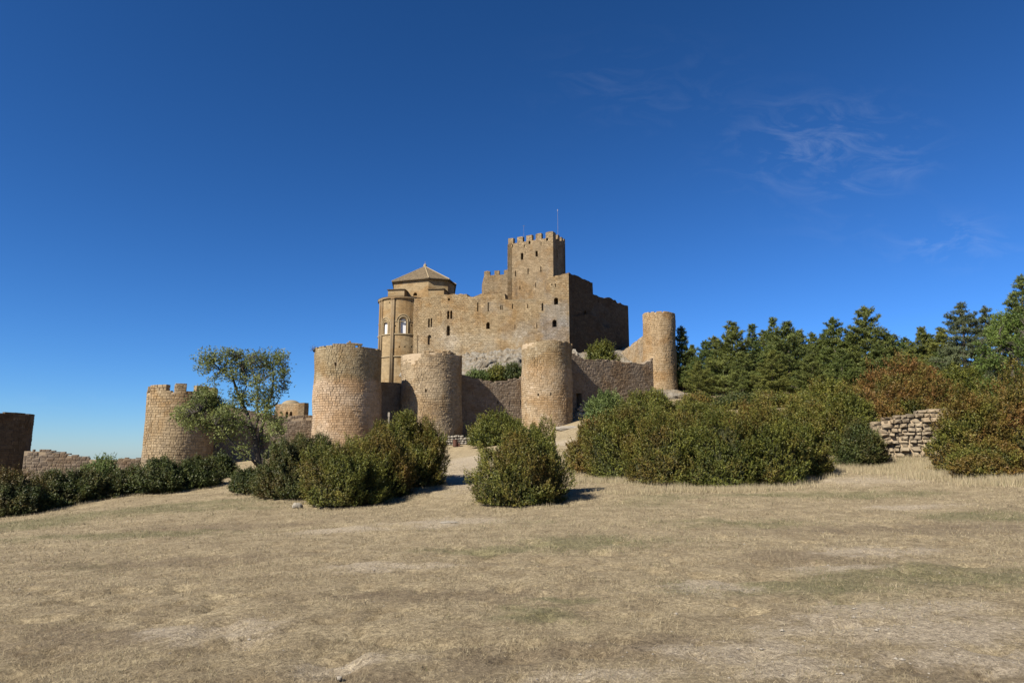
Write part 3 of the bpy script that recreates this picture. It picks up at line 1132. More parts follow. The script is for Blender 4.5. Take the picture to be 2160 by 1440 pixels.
A_FRONT = ashlar_mat('masonry_front', (0.50, 0.375, 0.215), (0.36, 0.26, 0.14), (0.20, 0.15, 0.09), 0.6, 11.0, row=0.31, width=0.55, bump=1.0, grey=[
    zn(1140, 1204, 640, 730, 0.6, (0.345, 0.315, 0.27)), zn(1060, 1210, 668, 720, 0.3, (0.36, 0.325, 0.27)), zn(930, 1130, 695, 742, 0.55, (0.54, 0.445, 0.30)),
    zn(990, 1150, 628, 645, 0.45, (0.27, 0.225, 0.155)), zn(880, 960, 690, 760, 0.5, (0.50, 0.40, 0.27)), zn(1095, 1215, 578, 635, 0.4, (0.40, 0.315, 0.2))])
A_SIDE_SHADE = ashlar_mat('masonry_side_shade', (0.24, 0.165, 0.095), (0.16, 0.112, 0.066), (0.08, 0.06, 0.04), 0.5, 12.0, bump=1.0, gain=0.95)  # side wall's shade is put into a darker stone colour than the front
A_TOWER = ashlar_mat('masonry_keep', (0.48, 0.36, 0.215), (0.34, 0.25, 0.145), (0.20, 0.15, 0.095), 0.6, 13.0, row=0.27, width=0.44, bump=1.0)
A_CHURCH = ashlar_mat('ashlar_church', (0.45, 0.335, 0.185), (0.40, 0.295, 0.16), (0.33, 0.25, 0.15), 0.25, 14.0, row=0.35, width=0.6, bump=0.25)
A_DOME = ashlar_mat('masonry_belfry', (0.43, 0.32, 0.19), (0.36, 0.26, 0.15), (0.28, 0.21, 0.13), 0.5, 15.0)

fort = empty('fortress_hall', ((K1.x + K2.x) / 2, (K1.y + K2.y) / 2, 8.0), 'great fortress hall with long sunlit window wall and dark shaded right side', 'castle')
zf0 = 10.5
top_line = [(874, 632), (880, 629), (905, 626), (930, 622), (946, 621), (984, 619.5), (986, 625), (997, 626), (1004, 623), (1015, 620), (1064.5, 618), (1065.5, 630.5), (1100, 631), (1131, 630), (1147, 629.5),
            (1149, 587), (1158, 585.5), (1165, 584), (1172, 582), (1180, 581.5), (1190, 578), (1201, 576)]
tl = [front.px(*p) for p in top_line]
tl2 = []
for (a, b2) in zip(tl[:-1], tl[1:]):
    k = max(1, int(abs(b2[0] - a[0]) / 0.5))
    for j in range(k):
        tl2.append((a[0] + (b2[0] - a[0]) * j / k, a[1] + (b2[1] - a[1]) * j / k + random.uniform(-0.10, 0.08)))
tl2.append(tl[-1])
f_out = [(tl[0][0], zf0), (front.L, zf0)] + [(min(front.L, s), z) for s, z in tl2[::-1]]
f_win = []


def fw(kind, x0, x1, y0, y1, plane=front):
    (sa, za), (sb, zb_) = plane.px(x0, y1), plane.px(x1, y0)
    return (kind, arch_ring(sa, sb, za, zb_) if kind == 'window' else rect_ring(sa, sb, za, zb_))


for k in [('window', 902.8, 906.6, 671.5, 690), ('window', 908.2, 911.4, 670.5, 689.5), ('window', 943, 947.6, 655, 673), ('window', 949.6, 954, 654.5, 672),
          ('window', 942, 949, 686.5, 707.5), ('niche', 902, 910, 706, 727), ('window', 1025.4, 1033, 679, 693.5),
          ('arrow_slit', 1006.4, 1008.8, 638, 656.5), ('arrow_slit', 1028.6, 1031, 637.6, 656.5), ('arrow_slit', 1055, 1056.8, 644, 653), ('arrow_slit', 1058.4, 1060, 644.5, 653),
          ('arrow_slit', 1079.8, 1081.8, 640.5, 650.5), ('arrow_slit', 1112.2, 1114, 641, 650), ('loop_window', 1142.4, 1145.8, 639, 655),
          ('arrow_slit', 1085.4, 1087, 684, 693.4), ('arrow_slit', 1131.6, 1133.2, 681, 692), ('window', 1168.6, 1177, 627, 642.5), ('window', 1165, 1174, 674, 690),
          ('hole', 983, 984.2, 744, 747), ('hole', 1002.6, 1003.8, 743, 747), ('hole', 1018.8, 1020, 742.5, 746.6), ('hole', 1163, 1165, 598.5, 601.5), ('hole', 1171, 1172.6, 598, 605), ('hole', 945, 949, 629, 634)]:
    f_win.append(fw(*k))
    if k[0] == 'niche':
        f_win[-1] = ('niche', arch_ring(*[front.px(k[1], k[4])[0], front.px(k[2], k[3])[0], front.px(k[1], k[4])[1], front.px(k[2], k[3])[1]]))
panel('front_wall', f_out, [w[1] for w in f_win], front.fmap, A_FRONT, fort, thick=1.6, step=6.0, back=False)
for kind, ring in f_win:
    opening(kind if kind != 'loop_window' else 'arrow_slit', ring, front.fmap, 0.35 if kind == 'niche' else (0.45 if kind == 'loop_window' else 1.5), A_FRONT, fort)
s_top = [(1201, 576), (1212, 580), (1225, 586), (1238, 592), (1250, 597), (1251, 621), (1262, 624), (1275, 628), (1281, 627), (1290, 630), (1298, 633), (1302, 638), (1312, 640), (1318, 642), (1325, 645)]
tl = [side.px(*p) for p in s_top]
tl2 = []
for (a, b2) in zip(tl[:-1], tl[1:]):
    k = max(1, int(abs(b2[0] - a[0]) / 0.5))
    for j in range(k):
        tl2.append((a[0] + (b2[0] - a[0]) * j / k, a[1] + (b2[1] - a[1]) * j / k + random.uniform(-0.14, 0.12)))
tl2.append(tl[-1])
s_out = [(0, zf0), (tl[-1][0], zf0)] + [(max(0, s), z) for s, z in tl2[::-1]]
s_win = [fw('arrow_slit', 1262, 1263.5, 634, 637, side), fw('window', 1175 + 58, 1236.5, 655, 662, side)]
panel('side_wall', s_out, [w[1] for w in s_win], side.fmap, A_SIDE_SHADE, fort, thick=1.6, step=6.0)
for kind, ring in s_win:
    opening(kind, ring, side.fmap, 1.4, A_SIDE_SHADE, fort)
# projecting lower buttress of rougher stone on the shaded side
bt = Plane(side.fmap(0.25, 0, -0.03), side.fmap(13.0, 0, -0.9))
bt_top = [bt.px(1206, 668), bt.px(1240, 662), bt.px(1258, 668), bt.px(1275, 690), bt.px(1298, 694)]
panel('buttress', [(0, zf0), (bt_top[-1][0], zf0)] + bt_top[::-1] + [(0, bt_top[0][1])], [], bt.fmap, A_SIDE_SHADE, fort, thick=1.0, step=3.0)
# inner closing walls so the hall is a solid block
back = MB()
ins = 1.5
for (a, c, z1) in ((K3, Vector((2.0, 130, 0)), 19.0), (Vector((2.0, 130, 0)), K1, 21.0)):
    t_ = (Vector((c.x, c.y, 0)) - Vector((a.x, a.y, 0)))
    L_ = t_.length
    t_.normalize()
    nn = Vector((-t_.y, t_.x, 0))
    m_ = (Vector((a.x, a.y, 0)) + Vector((c.x, c.y, 0))) / 2
    back.fbox(Vector((m_.x, m_.y, (z1 + 8) / 2)) - fort.location, t_, nn, Vector((0, 0, 1)), L_ - 0.5, 1.2, z1 - 8)
back.build('rear_wall', A_SIDE_SHADE, fort)

# keep tower
T2 = at(1167, 560, 110)
a28 = R(28)
T1 = T2 + Vector((-math.cos(a28), math.sin(a28), 0)) * 8.65
T3 = T2 + Vector((math.sin(a28), math.cos(a28), 0)) * 5.1
T4 = T1 + (T3 - T2)
ktop = at(1167, 500, 110).z      # foot of the merlons
kz0 = 15.0
keep = empty('keep_tower', ((T1.x + T3.x) / 2, (T1.y + T3.y) / 2, kz0), 'tall square keep with battlements and flagpoles rising above the fortress', 'tower')
kf, ks = Plane(T1, T2), Plane(T2, T3)


def box_panel(pl, z1, wins, nm):
    hs = [fw(w[0], *w[1:], plane=pl) for w in wins]
    s_a, s_b = (0.0, pl.L - 0.02) if nm == 'front_wall' else (0.02, pl.L)      # keep the rims off the neighbouring face
    panel(nm, rect_ring(s_a, s_b, kz0, z1), [h[1] for h in hs], pl.fmap, A_TOWER, keep, thick=0.9, step=4.0)
    for kind, ring in hs:
        opening(kind, ring, pl.fmap, 1.3, A_TOWER, keep)


box_panel(kf, ktop, [('window', 1098.6, 1103.8, 533, 548), ('window', 1129.4, 1134.2, 528.5, 541.5), ('arrow_slit', 1086.2, 1088.2, 571, 583), ('arrow_slit', 1112.8, 1115, 566, 578.5), ('arrow_slit', 1139.8, 1141.8, 562, 573.6),
                     ('arrow_slit', 1095.8, 1097.6, 602, 611), ('arrow_slit', 1129.2, 1130.8, 596, 605.5), ('window', 1078, 1082, 514.5, 521.5), ('window', 1115, 1119, 507.3, 515), ('window', 1152, 1156, 500.5, 508),
                     ('hole', 1105.6, 1107, 516, 523), ('hole', 1140.4, 1142, 510.5, 517), ('hole', 1107, 1108.4, 532, 534.5)], 'front_wall')
box_panel(ks, ktop, [('arrow_slit', 1174.6, 1175.8, 528, 541)], 'side_wall')
for pl in (Plane(T3, T4), Plane(T4, T1)):
    pl.n = -pl.n if pl.n.dot(pl.A - Vector((keep.location.x, keep.location.y, 0))) < 0 else pl.n
    panel('rear_wall', rect_ring(0, pl.L, kz0, ktop), [], pl.fmap, A_TOWER, keep, thick=0.9, step=6)
deck = MB()
deck.prism([(p.x - keep.location.x, p.y - keep.location.y) for p in (T1 * 0.97 + keep.location * 0.03, T2 * 0.97 + keep.location * 0.03, T3 * 0.97 + keep.location * 0.03, T4 * 0.97 + keep.location * 0.03)], ktop - kz0 - 1.3, ktop - kz0 - 0.9)
deck.build('roof_deck', A_TOWER, keep)


def merlon(pl, s0, s1, z0, z1, mat, parent, thick=0.6):
    out = [(s0, z0), (s1, z0), (s1, z1 - random.uniform(0, .08)), ((s0 + s1) / 2, z1 + random.uniform(-.04, .06)), (s0, z1 - random.uniform(0, .08))]
    panel('merlon', out, [], pl.fmap, mat, parent, thick=thick, step=0.5, back=True)


mh = 1.05
for x0, x1 in ((1072, 1082.6), (1091, 1102.6), (1110, 1122.4), (1130, 1142), (1151, 1167.2)):
    a, c = kf.px(x0, 505)[0], kf.px(x1, 505)[0]
    merlon(kf, max(0, a), min(kf.L, c), ktop, ktop + mh, A_TOWER, keep)
for s0, s1 in ((0.62, 1.2), (2.0, 2.75), (3.5, 4.1), (4.5, 5.1)):
    merlon(ks, s0, s1, ktop, ktop + mh, A_TOWER, keep)
bk = Plane(T4, T3)
bk.n = -Vector((kf.n.x, kf.n.y, 0))
for i in range(5):
    merlon(bk, 0.1 + i * 1.85, 1.1 + i * 1.85, ktop, ktop + mh, A_TOWER, keep)

M_POLE = simple_mat('pole_metal', (0.30, 0.27, 0.28), 0.45, 0.1, 3, 0.05, 0.6)
pb = T2.lerp(T3, 0.25) + Vector((-0.9, 0.8, 0))
ptop = at(1176.7, 445, pb.y)
pole = MB()
pole.tube([(0, 0, 0), (0, 0, ptop.z - ktop + 0.9)], [0.032, 0.022], 8)
o = pole.build('pole', M_POLE)
ft = empty('flagpole', (at(1176.7, 480, pb.y).x, pb.y, ktop - 0.9), 'tall bare flagpole at the right corner of the keep top', 'flagpole', 'poles on the keep roof')
o.parent = ft
fin = MB()
fin.tube([(0, 0, ptop.z - ktop + 0.9), (0, 0, ptop.z - ktop + 1.2)], [0.07, 0.02], 8)
fin.build('finial', M_POLE, ft)
fp2 = T1.lerp(T2, 0.38) + Vector((0.6, 1.6, 0))
zt2 = at(1105, 475, fp2.y).z
ft2 = empty('flagpole', (at(1105, 490, fp2.y).x, fp2.y, ktop - 0.9), 'short thin pole above the left half of the keep battlements', 'flagpole', 'poles on the keep roof')
pole = MB()
pole.tube([(0, 0, 0), (0, 0, zt2 - ktop + 0.9)], [0.026, 0.018], 8)
pole.build('pole', M_POLE, ft2)
fin = MB()
fin.tube([(-0.22, 0, zt2 - ktop + 0.75), (0.22, 0, zt2 - ktop + 0.75)], 0.02, 6)
fin.build('crossbar', M_POLE, ft2)

# small rear turret, left of the keep
R1, R2 = at(1021, 600, 117), at(1074, 600, 116)
R0 = at(1016.5, 600, 121)
rear = empty('rear_turret', (R1.x, R1.y, 15.0), 'low battlemented turret just left of the tall keep', 'tower')
rp, rq = Plane(R1, R2), Plane(R0, R1)
zr = rp.px(1040, 580)[1]
panel('front_wall', [(0, 15), (rp.L, 15), (rp.L, zr), (0, zr)], [rect_ring(*[rp.px(x, y)[i] for x, y, i in ((1030, 612, 0), (1031.4, 612, 0), (1030, 612, 1), (1030, 609.6, 1))])], rp.fmap, A_TOWER, rear, thick=0.8, step=3)
panel('side_wall', [(0, 15), (rq.L, 15), (rq.L, zr), (0, zr - 0.6)], [], rq.fmap, A_TOWER, rear, thick=0.8, step=3)
for x0, x1 in ((1021, 1033), (1043, 1053), (1063, 1074)):
    merlon(rp, max(0, rp.px(x0, 580)[0]), rp.px(x1, 580)[0], zr, zr + 0.8, A_TOWER, rear)
rb = MB()
c_ = (R1 + R2) / 2
rb.fbox(Vector((0.2, 5.2, (zr - 15) / 2)), Vector((1, 0, 0)), Vector((0, 1, 0)), Vector((0, 0, 1)), 1.0, 0.8, zr - 15)
rb.build('rear_wall', A_TOWER, rear)

# ------------------------------------------------------------------ church: apse, drum and roof
ax, ay, ar = cyl_from_px(798.5, 903, 690, 117)
az0, az1 = at(850, 825, 113).z, at(850, 629, 113).z
church = empty('church', (ax, ay, az0), 'church with round apse, columns, white windows and eight sided roof', 'church')
apse = Cyl(ax, ay, ar, ar, az0, az1)
M_PANE = simple_mat('alabaster', (0.86, 0.86, 0.86), 0.35, 0.04, 2.0, 0.05)
M_ROOF, nd, lk, b = new_mat('stone_slabs')
geo = N(nd, 'ShaderNodeNewGeometry')
sp_ = N(nd, 'ShaderNodeSeparateXYZ')
lk.new(geo.outputs['Position'], sp_.inputs[0])
nn_ = noise_node(nd, lk, geo.outputs['Position'], 2.2, 5, 0.7)
rowf = mth(nd, lk, 'FRACT', mth(nd, lk, 'ADD', mth(nd, lk, 'MULTIPLY', sp_.outputs[2], 4.2), mth(nd, lk, 'MULTIPLY', nn_, 0.5)))
col = mixc(nd, lk, ramp(nd, lk, nn_, 0.35, 0.65), (0.12, 0.088, 0.052), (0.24, 0.178, 0.102))
col = mixc(nd, lk, ramp(nd, lk, rowf, 0.0, 0.35), (0.06, 0.048, 0.033), col)
lk.new(mixc(nd, lk, 1.0, col, ALB, 'MULTIPLY'), b.inputs['Base Color'])
bp = N(nd, 'ShaderNodeBump')
bp.inputs['Strength'].default_value = 0.9
bp.inputs['Distance'].default_value = 0.08
lk.new(rowf, bp.inputs['Height'])
lk.new(bp.outputs[0], b.inputs['Normal'])
M_HIP = simple_mat('pale_ridge_stone', (0.36, 0.28, 0.165), 0.9, 0.25, 4.0, 0.5)
wins = []
for x0, x1, y0, y1 in ((808.5, 817.5, 677, 705.5), (844, 857, 671, 703)):
    (sa, za), (sb, zb_) = apse.px(x0, y1), apse.px(x1, y0)
    wins.append((sa, sb, za, zb_))
half = math.pi * ar
holes_a = [arch_ring(*w) for w in wins]
px_holes = []
for x, y in ((842, 731), (854, 731), (868, 731), (822, 638), (868, 636), (834, 687), (868, 686)):
    s_, z_ = apse.px(x, y)
    px_holes.append(rect_ring(s_ - 0.09, s_ + 0.09, z_ - 0.12, z_ + 0.12))
panel('apse_wall', rect_ring(-half, half, az0, az1), holes_a + px_holes, apse.fmap, A_CHURCH, church, thick=0.8, step=0.7)
for h in px_holes:
    opening('hole', h, apse.fmap, 0.6, A_CHURCH, church)
for (sa, sb, za, zb_), ring in zip(wins, holes_a):
    wobj = opening('window', ring, apse.fmap, 0.55, A_CHURCH, church)
    n_ = len(ring)
    V = [apse.fmap(s, z, 0.30) - church.location for s, z in ring]
    cs, cz = (sa + sb) / 2, (za + zb_) / 2
    V.append(apse.fmap(cs, cz, 0.30) - church.location)
    pane = obj('pane', mesh_np('pane', np.array(V), np.array([[n_, i, (i + 1) % n_] for i in range(n_)]), [M_PANE]), church)
    pane.parent = wobj
    # arch moulding
    for k_, (rr, tk) in enumerate(((0.28, 0.13), (0.62, 0.10))):
        mb = MB()
        r_ = (sb - sa) / 2
        zc = zb_ - r_
        pts = [apse.fmap(cs + (r_ + rr) * math.cos(t), zc + (r_ + rr) * math.sin(t), -0.02) - church.location for t in np.linspace(0, math.pi, 13)]
        mb.tube(pts, tk, 6)
        mo = mb.build('arch_moulding', M_HIP, church)
        mo.parent = wobj
    mb = MB()
    for sgn in (-1, 1):
        s_ = cs + sgn * ((sb - sa) / 2 + 0.28)
        mb.tube([apse.fmap(s_, za, -0.03) - church.location, apse.fmap(s_, zb_ - r_, -0.03) - church.location], 0.11, 6)
    mb.build('colonnette', M_HIP, church).parent = wobj


def band(cyl, z, h, proud, nm, mat):
    mb = MB()
    n_ = 48
    for i in range(n_):
        pass
    ang = np.linspace(0, 2 * math.pi, n_, endpoint=False)
    ri, ro = cyl.r0 - 0.15, cyl.r0 + proud
    V, Q = [], []
    for r_, zz in ((ri, z), (ro, z), (ro, z + h), (ri, z + h)):
        V += [(cyl.c.x + r_ * math.sin(a) - church.location.x, cyl.c.y + r_ * math.cos(a) - church.location.y, zz - church.location.z) for a in ang]
    for k in range(3):
        Q += [[k * n_ + i, (k + 1) * n_ + i, (k + 1) * n_ + (i + 1) % n_, k * n_ + (i + 1) % n_] for i in range(n_)]
    mb.add(V, Q)
    return mb.build(nm, mat, church)


band(apse, az1 - 0.02, 0.30, 0.26, 'cornice', A_CHURCH)
band(apse, apse.px(850, 705)[1], 0.16, 0.14, 'string_course', M_HIP)
band(apse, apse.px(850, 752)[1], 0.16, 0.16, 'string_course', M_HIP)
band(apse, apse.px(850, 678)[1], 0.10, 0.07, 'string_course', M_HIP)
for xs_ in ((801.5,), (805.5,), (826.0,), (829.5,), (873.5,), (877.0,)):
    s_ = apse.px(xs_[0], 700)[0]
    mb = MB()
    mb.tube([apse.fmap(s_, az0, -0.08) - church.location, apse.fmap(s_, az1 - 0.3, -0.08) - church.location], 0.20, 8)
    mb.tube([apse.fmap(s_, az1 - 0.32, -0.08) - church.location, apse.fmap(s_, az1, -0.08) - church.location], [0.21, 0.30], 8)
    mb.build('column', A_CHURCH, church, smooth=True)
# low conical apse roof
mb = MB()
ang = np.linspace(0, 2 * math.pi, 40, endpoint=False)
V = [((ar + 0.30) * math.sin(a), (ar + 0.30) * math.cos(a), az1 + 0.29 - az0) for a in ang] + [(0, 0, az1 + 1.0 - az0)]
mb.add(V, [], [[i, (i + 1) % 40, 40] for i in range(40)] + [])
mb.build('apse_roof', M_ROOF, church)

# drum
DV = [at(831, 594, 120.2), at(904, 587, 117.9), at(945, 590, 118.9), at(958.5, 601, 122.5)]
cen = at(896, 590, 125.5)
pts2 = [(p.x, p.y) for p in DV]
pts2 += [(2 * cen.x - p.x, 2 * cen.y - p.y) for p in DV]
zd1 = sum(p.z for p in DV) / 4
zd0 = zd1 - 6.0
for i in range(8):
    a, c = pts2[i], pts2[(i + 1) % 8]
    pl = Plane(a, c)
    mid = (Vector((a[0], a[1], 0)) + Vector((c[0], c[1], 0))) / 2
    if pl.n.dot(mid - Vector((cen.x, cen.y, 0))) < 0:
        pl.n = -pl.n
    hl = []
    if i == 0:
        (sa, za), (sb, zb_) = pl.px(871.5, 624), pl.px(880, 616.5)
        hl = [arch_ring(sa, sb, za, zb_)]
    panel('drum_wall', rect_ring(0, pl.L, zd0, zd1), hl, pl.fmap, A_CHURCH, church, thick=0.6, step=5.0)
    for h in hl:
        opening('window', h, pl.fmap, 0.9, A_CHURCH, church)
zap = at(896, 562, 125.5).z
ov = [(cen.x + (x - cen.x) * 1.065, cen.y + (y - cen.y) * 1.065) for x, y in pts2]
rootl = church.location
for i in range(8):
    a, c = ov[i], ov[(i + 1) % 8]
    mb = MB()
    vs = [(a[0], a[1], zd1 + 0.02), (c[0], c[1], zd1 + 0.02), (cen.x, cen.y, zap), (a[0], a[1], zd1 - 0.16), (c[0], c[1], zd1 - 0.16), (cen.x, cen.y, zd1 - 0.16)]
    vs = [Vector(v) - rootl for v in vs]
    mb.add(vs, [[0, 1, 4, 3]], [[0, 1, 2], [3, 4, 5]])
    mb.build('roof_slope', M_ROOF, church)
    mb = MB()
    mb.tube([Vector((a[0], a[1], zd1 + 0.02)) - rootl, Vector((cen.x, cen.y, zap)) - rootl], [0.11, 0.09], 6)
    mb.build('roof_hip', M_HIP, church)
mb = MB()
mb.tube([Vector((cen.x, cen.y, zap - 0.2)) - rootl, Vector((cen.x, cen.y, zap + 0.35)) - rootl, Vector((cen.x, cen.y, zap + 0.5)) - rootl], [0.36, 0.28, 0.1], 8)
mb.tube([Vector((cen.x, cen.y, zap + 0.4)) - rootl, Vector((cen.x, cen.y, zap + 0.95)) - rootl], 0.035, 5)
mb.build('roof_finial', M_HIP, church)
# squinch blocks at the drum's feet
for (x0, x1, yt, yb, Y0, dep) in ((818.5, 853, 612, 632, 118.0, 3.5), (904, 936.5, 611, 632, 115.2, 3.5)):
    a, c = at(x0, yt, Y0), at(x1, yt, Y0 - 0.4)
    pl = Plane(a, c)
    zt_, zb_ = a.z, at(x0, yb, Y0).z - 3
    panel('squinch_block', rect_ring(0, pl.L, zb_, zt_), [], pl.fmap, A_CHURCH, church, thick=dep, step=5)
    mb = MB()
    r0 = [pl.fmap(-0.15, zt_, -0.18), pl.fmap(pl.L + 0.15, zt_, -0.18), pl.fmap(pl.L + 0.15, zt_, dep), pl.fmap(-0.15, zt_, dep)]
    apx = pl.fmap(pl.L * 0.6, zt_ + 0.55, 1.4)
    vs = [v + Vector((0, 0, 0.12)) - rootl for v in r0] + [v - rootl for v in r0] + [apx - rootl]
    mb.add(vs, [[4, 5, 1, 0], [5, 6, 2, 1], [7, 4, 0, 3], [7, 6, 5, 4]], [[0, 1, 8], [1, 2, 8], [2, 3, 8], [3, 0, 8]])
    mb.build('squinch_roof', M_ROOF, church)

# ------------------------------------------------------------------ small domed belfry behind the wall
B1, B2, B3 = at(580, 865, 86), at(641.5, 865, 83.5), at(651, 865, 87.5)
bp1, bp2 = Plane(B1, B2), Plane(B2, B3)
zb0 = hz(B1.x, B1.y) - 3
zb1 = at(641, 849, 83.5).z
bel = empty('domed_belfry', ((B1.x + B3.x) / 2, (B1.y + B3.y) / 2, zb0), 'small square belfry with round dome and twin arches behind the wall', 'belfry')
hs = [arch_ring(*[f for f in (bp1.px(x0, 880)[0], bp1.px(x1, 880)[0], bp1.px(x0, 880)[1], bp1.px(x0, 867.5)[1])]) for x0, x1 in ((602, 607.6), (610.5, 616.2))]
panel('front_wall', rect_ring(0, bp1.L, zb0, zb1), hs, bp1.fmap, A_DOME, bel, thick=0.7, step=4)
for h in hs:
    opening('window', h, bp1.fmap, 1.6, A_DOME, bel)
panel('side_wall', rect_ring(0, bp2.L, zb0, zb1 - 0.05), [], bp2.fmap, A_DOME, bel, thick=0.7, step=4)
mb = MB()
dc = at(614, 850, 86.5)
rd = 1.15
V, T, Q = [], [], []
nr_, ns_ = 6, 20
for i in range(nr_):
    ph = i / nr_ * math.pi / 2
    V += [(dc.x + rd * math.cos(ph) * math.sin(a), dc.y + rd * math.cos(ph) * math.cos(a), zb1 - 0.1 + 0.66 * math.sin(ph)) for a in np.linspace(0, 2 * math.pi, ns_, endpoint=False)]
V.append((dc.x, dc.y, zb1 + 0.56))
Q = [[i * ns_ + k, i * ns_ + (k + 1) % ns_, (i + 1) * ns_ + (k + 1) % ns_, (i + 1) * ns_ + k] for i in range(nr_ - 1) for k in range(ns_)]
T = [[(nr_ - 1) * ns_ + k, (nr_ - 1) * ns_ + (k + 1) % ns_, nr_ * ns_] for k in range(ns_)]
mb.add([Vector(v) - bel.location for v in V], Q, T)
mb.build('dome', A_DOME and simple_mat('dome_stone', (0.30, 0.24, 0.15), 0.95, 0.3, 3, 0.6), bel, smooth=True)

# ------------------------------------------------------------------ rock outcrops
rm, nd, lk, b = new_mat('limestone_rock')
geo = N(nd, 'ShaderNodeNewGeometry')
pos = geo.outputs['Position']
n1 = noise_node(nd, lk, pos, 0.7, 7, 0.68, 0.8)
n2 = noise_node(nd, lk, pos, 4.0, 6, 0.7, 0.4)
col = mixc(nd, lk, ramp(nd, lk, n1, 0.35, 0.65), (0.31, 0.28, 0.23), (0.24, 0.185, 0.115))
col = mixc(nd, lk, ramp(nd, lk, n2, 0.52, 0.68), col, (0.17, 0.155, 0.13))
lk.new(mixc(nd, lk, 1.0, col, ALB, 'MULTIPLY'), b.inputs['Base Color'])
bp = N(nd, 'ShaderNodeBump')
bp.inputs['Strength'].default_value = 1.0
bp.inputs['Distance'].default_value = 0.25
lk.new(n2, bp.inputs['Height'])
lk.new(bp.outputs[0], b.inputs['Normal'])
M_ROCK = rm


def outcrop(label, pts, nx, ny, amp, seed):
    """pts: two rows (front, back) of (px,py,Y) left..right"""
    fr = [at(*p) for p in pts[0]]
    bk_ = [at(*p) for p in pts[1]]
    V = []
    for j in range(ny):
        t = j / (ny - 1)
        for i in range(nx):
            u = i / (nx - 1) * (len(fr) - 1)
            k = min(int(u), len(fr) - 2)
            f = u - k
            a, c = fr[k].lerp(fr[k + 1], f), bk_[k].lerp(bk_[k + 1], f)
            tz = t ** 0.7
            V.append([a.x + (c.x - a.x) * t, a.y + (c.y - a.y) * t, a.z + (c.z - a.z) * tz])
    V = np.array(V)
    q = fbm(V[:, 0] * 0.5, V[:, 1] * 0.5 + V[:, 2] * 0.6, seed, 5)
    q2 = np.abs(fbm(V[:, 0] * 1.1 + 9, V[:, 1] * .8 + V[:, 2], seed + 3, 4) - 0.5)
    V[:, 2] += (q - 0.5) * amp + q2 * amp * 0.8
    V[:, 1] += (q - 0.5) * amp
    idx = np.arange(nx * ny).reshape(ny, nx)
    Q = np.stack([idx[:-1, :-1], idx[:-1, 1:], idx[1:, 1:], idx[1:, :-1]], -1).reshape(-1, 4)
    o = obj('rock_outcrop', mesh_np('rock_outcrop', V, Q, [M_ROCK]))
    tag(o, label, kind='structure')
    return o


outcrop('grey limestone ledge below the sunlit fortress wall', [[(860, 835, 96), (960, 815, 94), (1040, 808, 93), (1120, 806, 93), (1230, 790, 95)], [(840, 795, 113), (960, 750, 109.5), (1040, 742, 107.5), (1120, 738, 106), (1215, 745, 104)]], 130, 50, 2.0, 5)
outcrop('shaded rock under the dark side of the fortress', [[(1195, 800, 94), (1240, 778, 96), (1290, 775, 98), (1340, 772, 99)], [(1195, 748, 103), (1240, 742, 108), (1290, 738, 113), (1335, 735, 118)]], 60, 26, 1.1, 8)


def boulder(name, label, cat, loc, sx, sy, sz, seed, mat, group=None, parent=None, sub=2, rotz=0.0):
    # icosphere by subdivided octahedron
    V = [(1, 0, 0), (-1, 0, 0), (0, 1, 0), (0, -1, 0), (0, 0, 1), (0, 0, -1)]
    T = [(0, 2, 4), (2, 1, 4), (1, 3, 4), (3, 0, 4), (2, 0, 5), (1, 2, 5), (3, 1, 5), (0, 3, 5)]
    for _ in range(sub):
        cache, T2_ = {}, []
        V = list(V)

        def midp(i, j):
            k = (min(i, j), max(i, j))
            if k not in cache:
                m_ = Vector(V[i]) + Vector(V[j])
                V.append(tuple(m_.normalized()))
                cache[k] = len(V) - 1
            return cache[k]
        for a, c, d in T:
            x, y, z = midp(a, c), midp(c, d), midp(d, a)
            T2_ += [(a, x, z), (x, c, y), (z, y, d), (x, y, z)]
        T = T2_
    V = np.array(V)
    n = fbm(V[:, 0] * 1.7 + seed * 3.1 + V[:, 2], V[:, 1] * 1.7 + seed * 1.7 - V[:, 2] * 0.7, seed, 3)
    V = np.sign(V) * np.abs(V) ** 0.75
    n = n + 0.35 * (fbm(V[:, 0] * 5 + seed, V[:, 1] * 5 + V[:, 2] * 4, seed + 2, 2) - 0.5)
    V = V * (0.75 + 0.5 * n)[:, None] * np.array([sx, sy, sz]) / 2
    c, s = math.cos(rotz), math.sin(rotz)
    V = V @ np.array([[c, s, 0], [-s, c, 0], [0, 0, 1]])
    o = obj(name, mesh_np(name, V, np.array(T), [mat]), parent, loc)
    if label:
        tag(o, label, cat, group)
    return o


p = at(1404, 833, 88.5)
boulder('rock', 'pale rock carrying the slender tall tower', 'rock', (p.x, p.y + 1.2, p.z - 0.9), 6.0, 5.5, 3.2, 3, M_ROCK, sub=4)
p = ground_at(627, 1072)
M_PALE = simple_mat('pale_stone', (0.33, 0.29, 0.23), 0.9, 0.3, 8.0, 0.7)
boulder('rock', 'single pale rock lying in the grass before the left bushes', 'rock', (p[0], p[1], hz(*p) + 0.05), 0.34, 0.26, 0.20, 6, M_PALE, rotz=0.4, sub=3)
p = ground_at(716, 1434)
boulder('rock', 'small grey pebble at the bottom edge, left of centre', 'rock', (p[0], p[1], hz(*p) + 0.012), 0.036, 0.03, 0.028, 9, M_PALE)
p = ground_at(948, 1103)
boulder('rock', 'flat white stone half sunk in the path', 'rock', (p[0], p[1], hz(*p) + 0.01), 0.42, 0.16, 0.06, 4, M_PALE, sub=3)
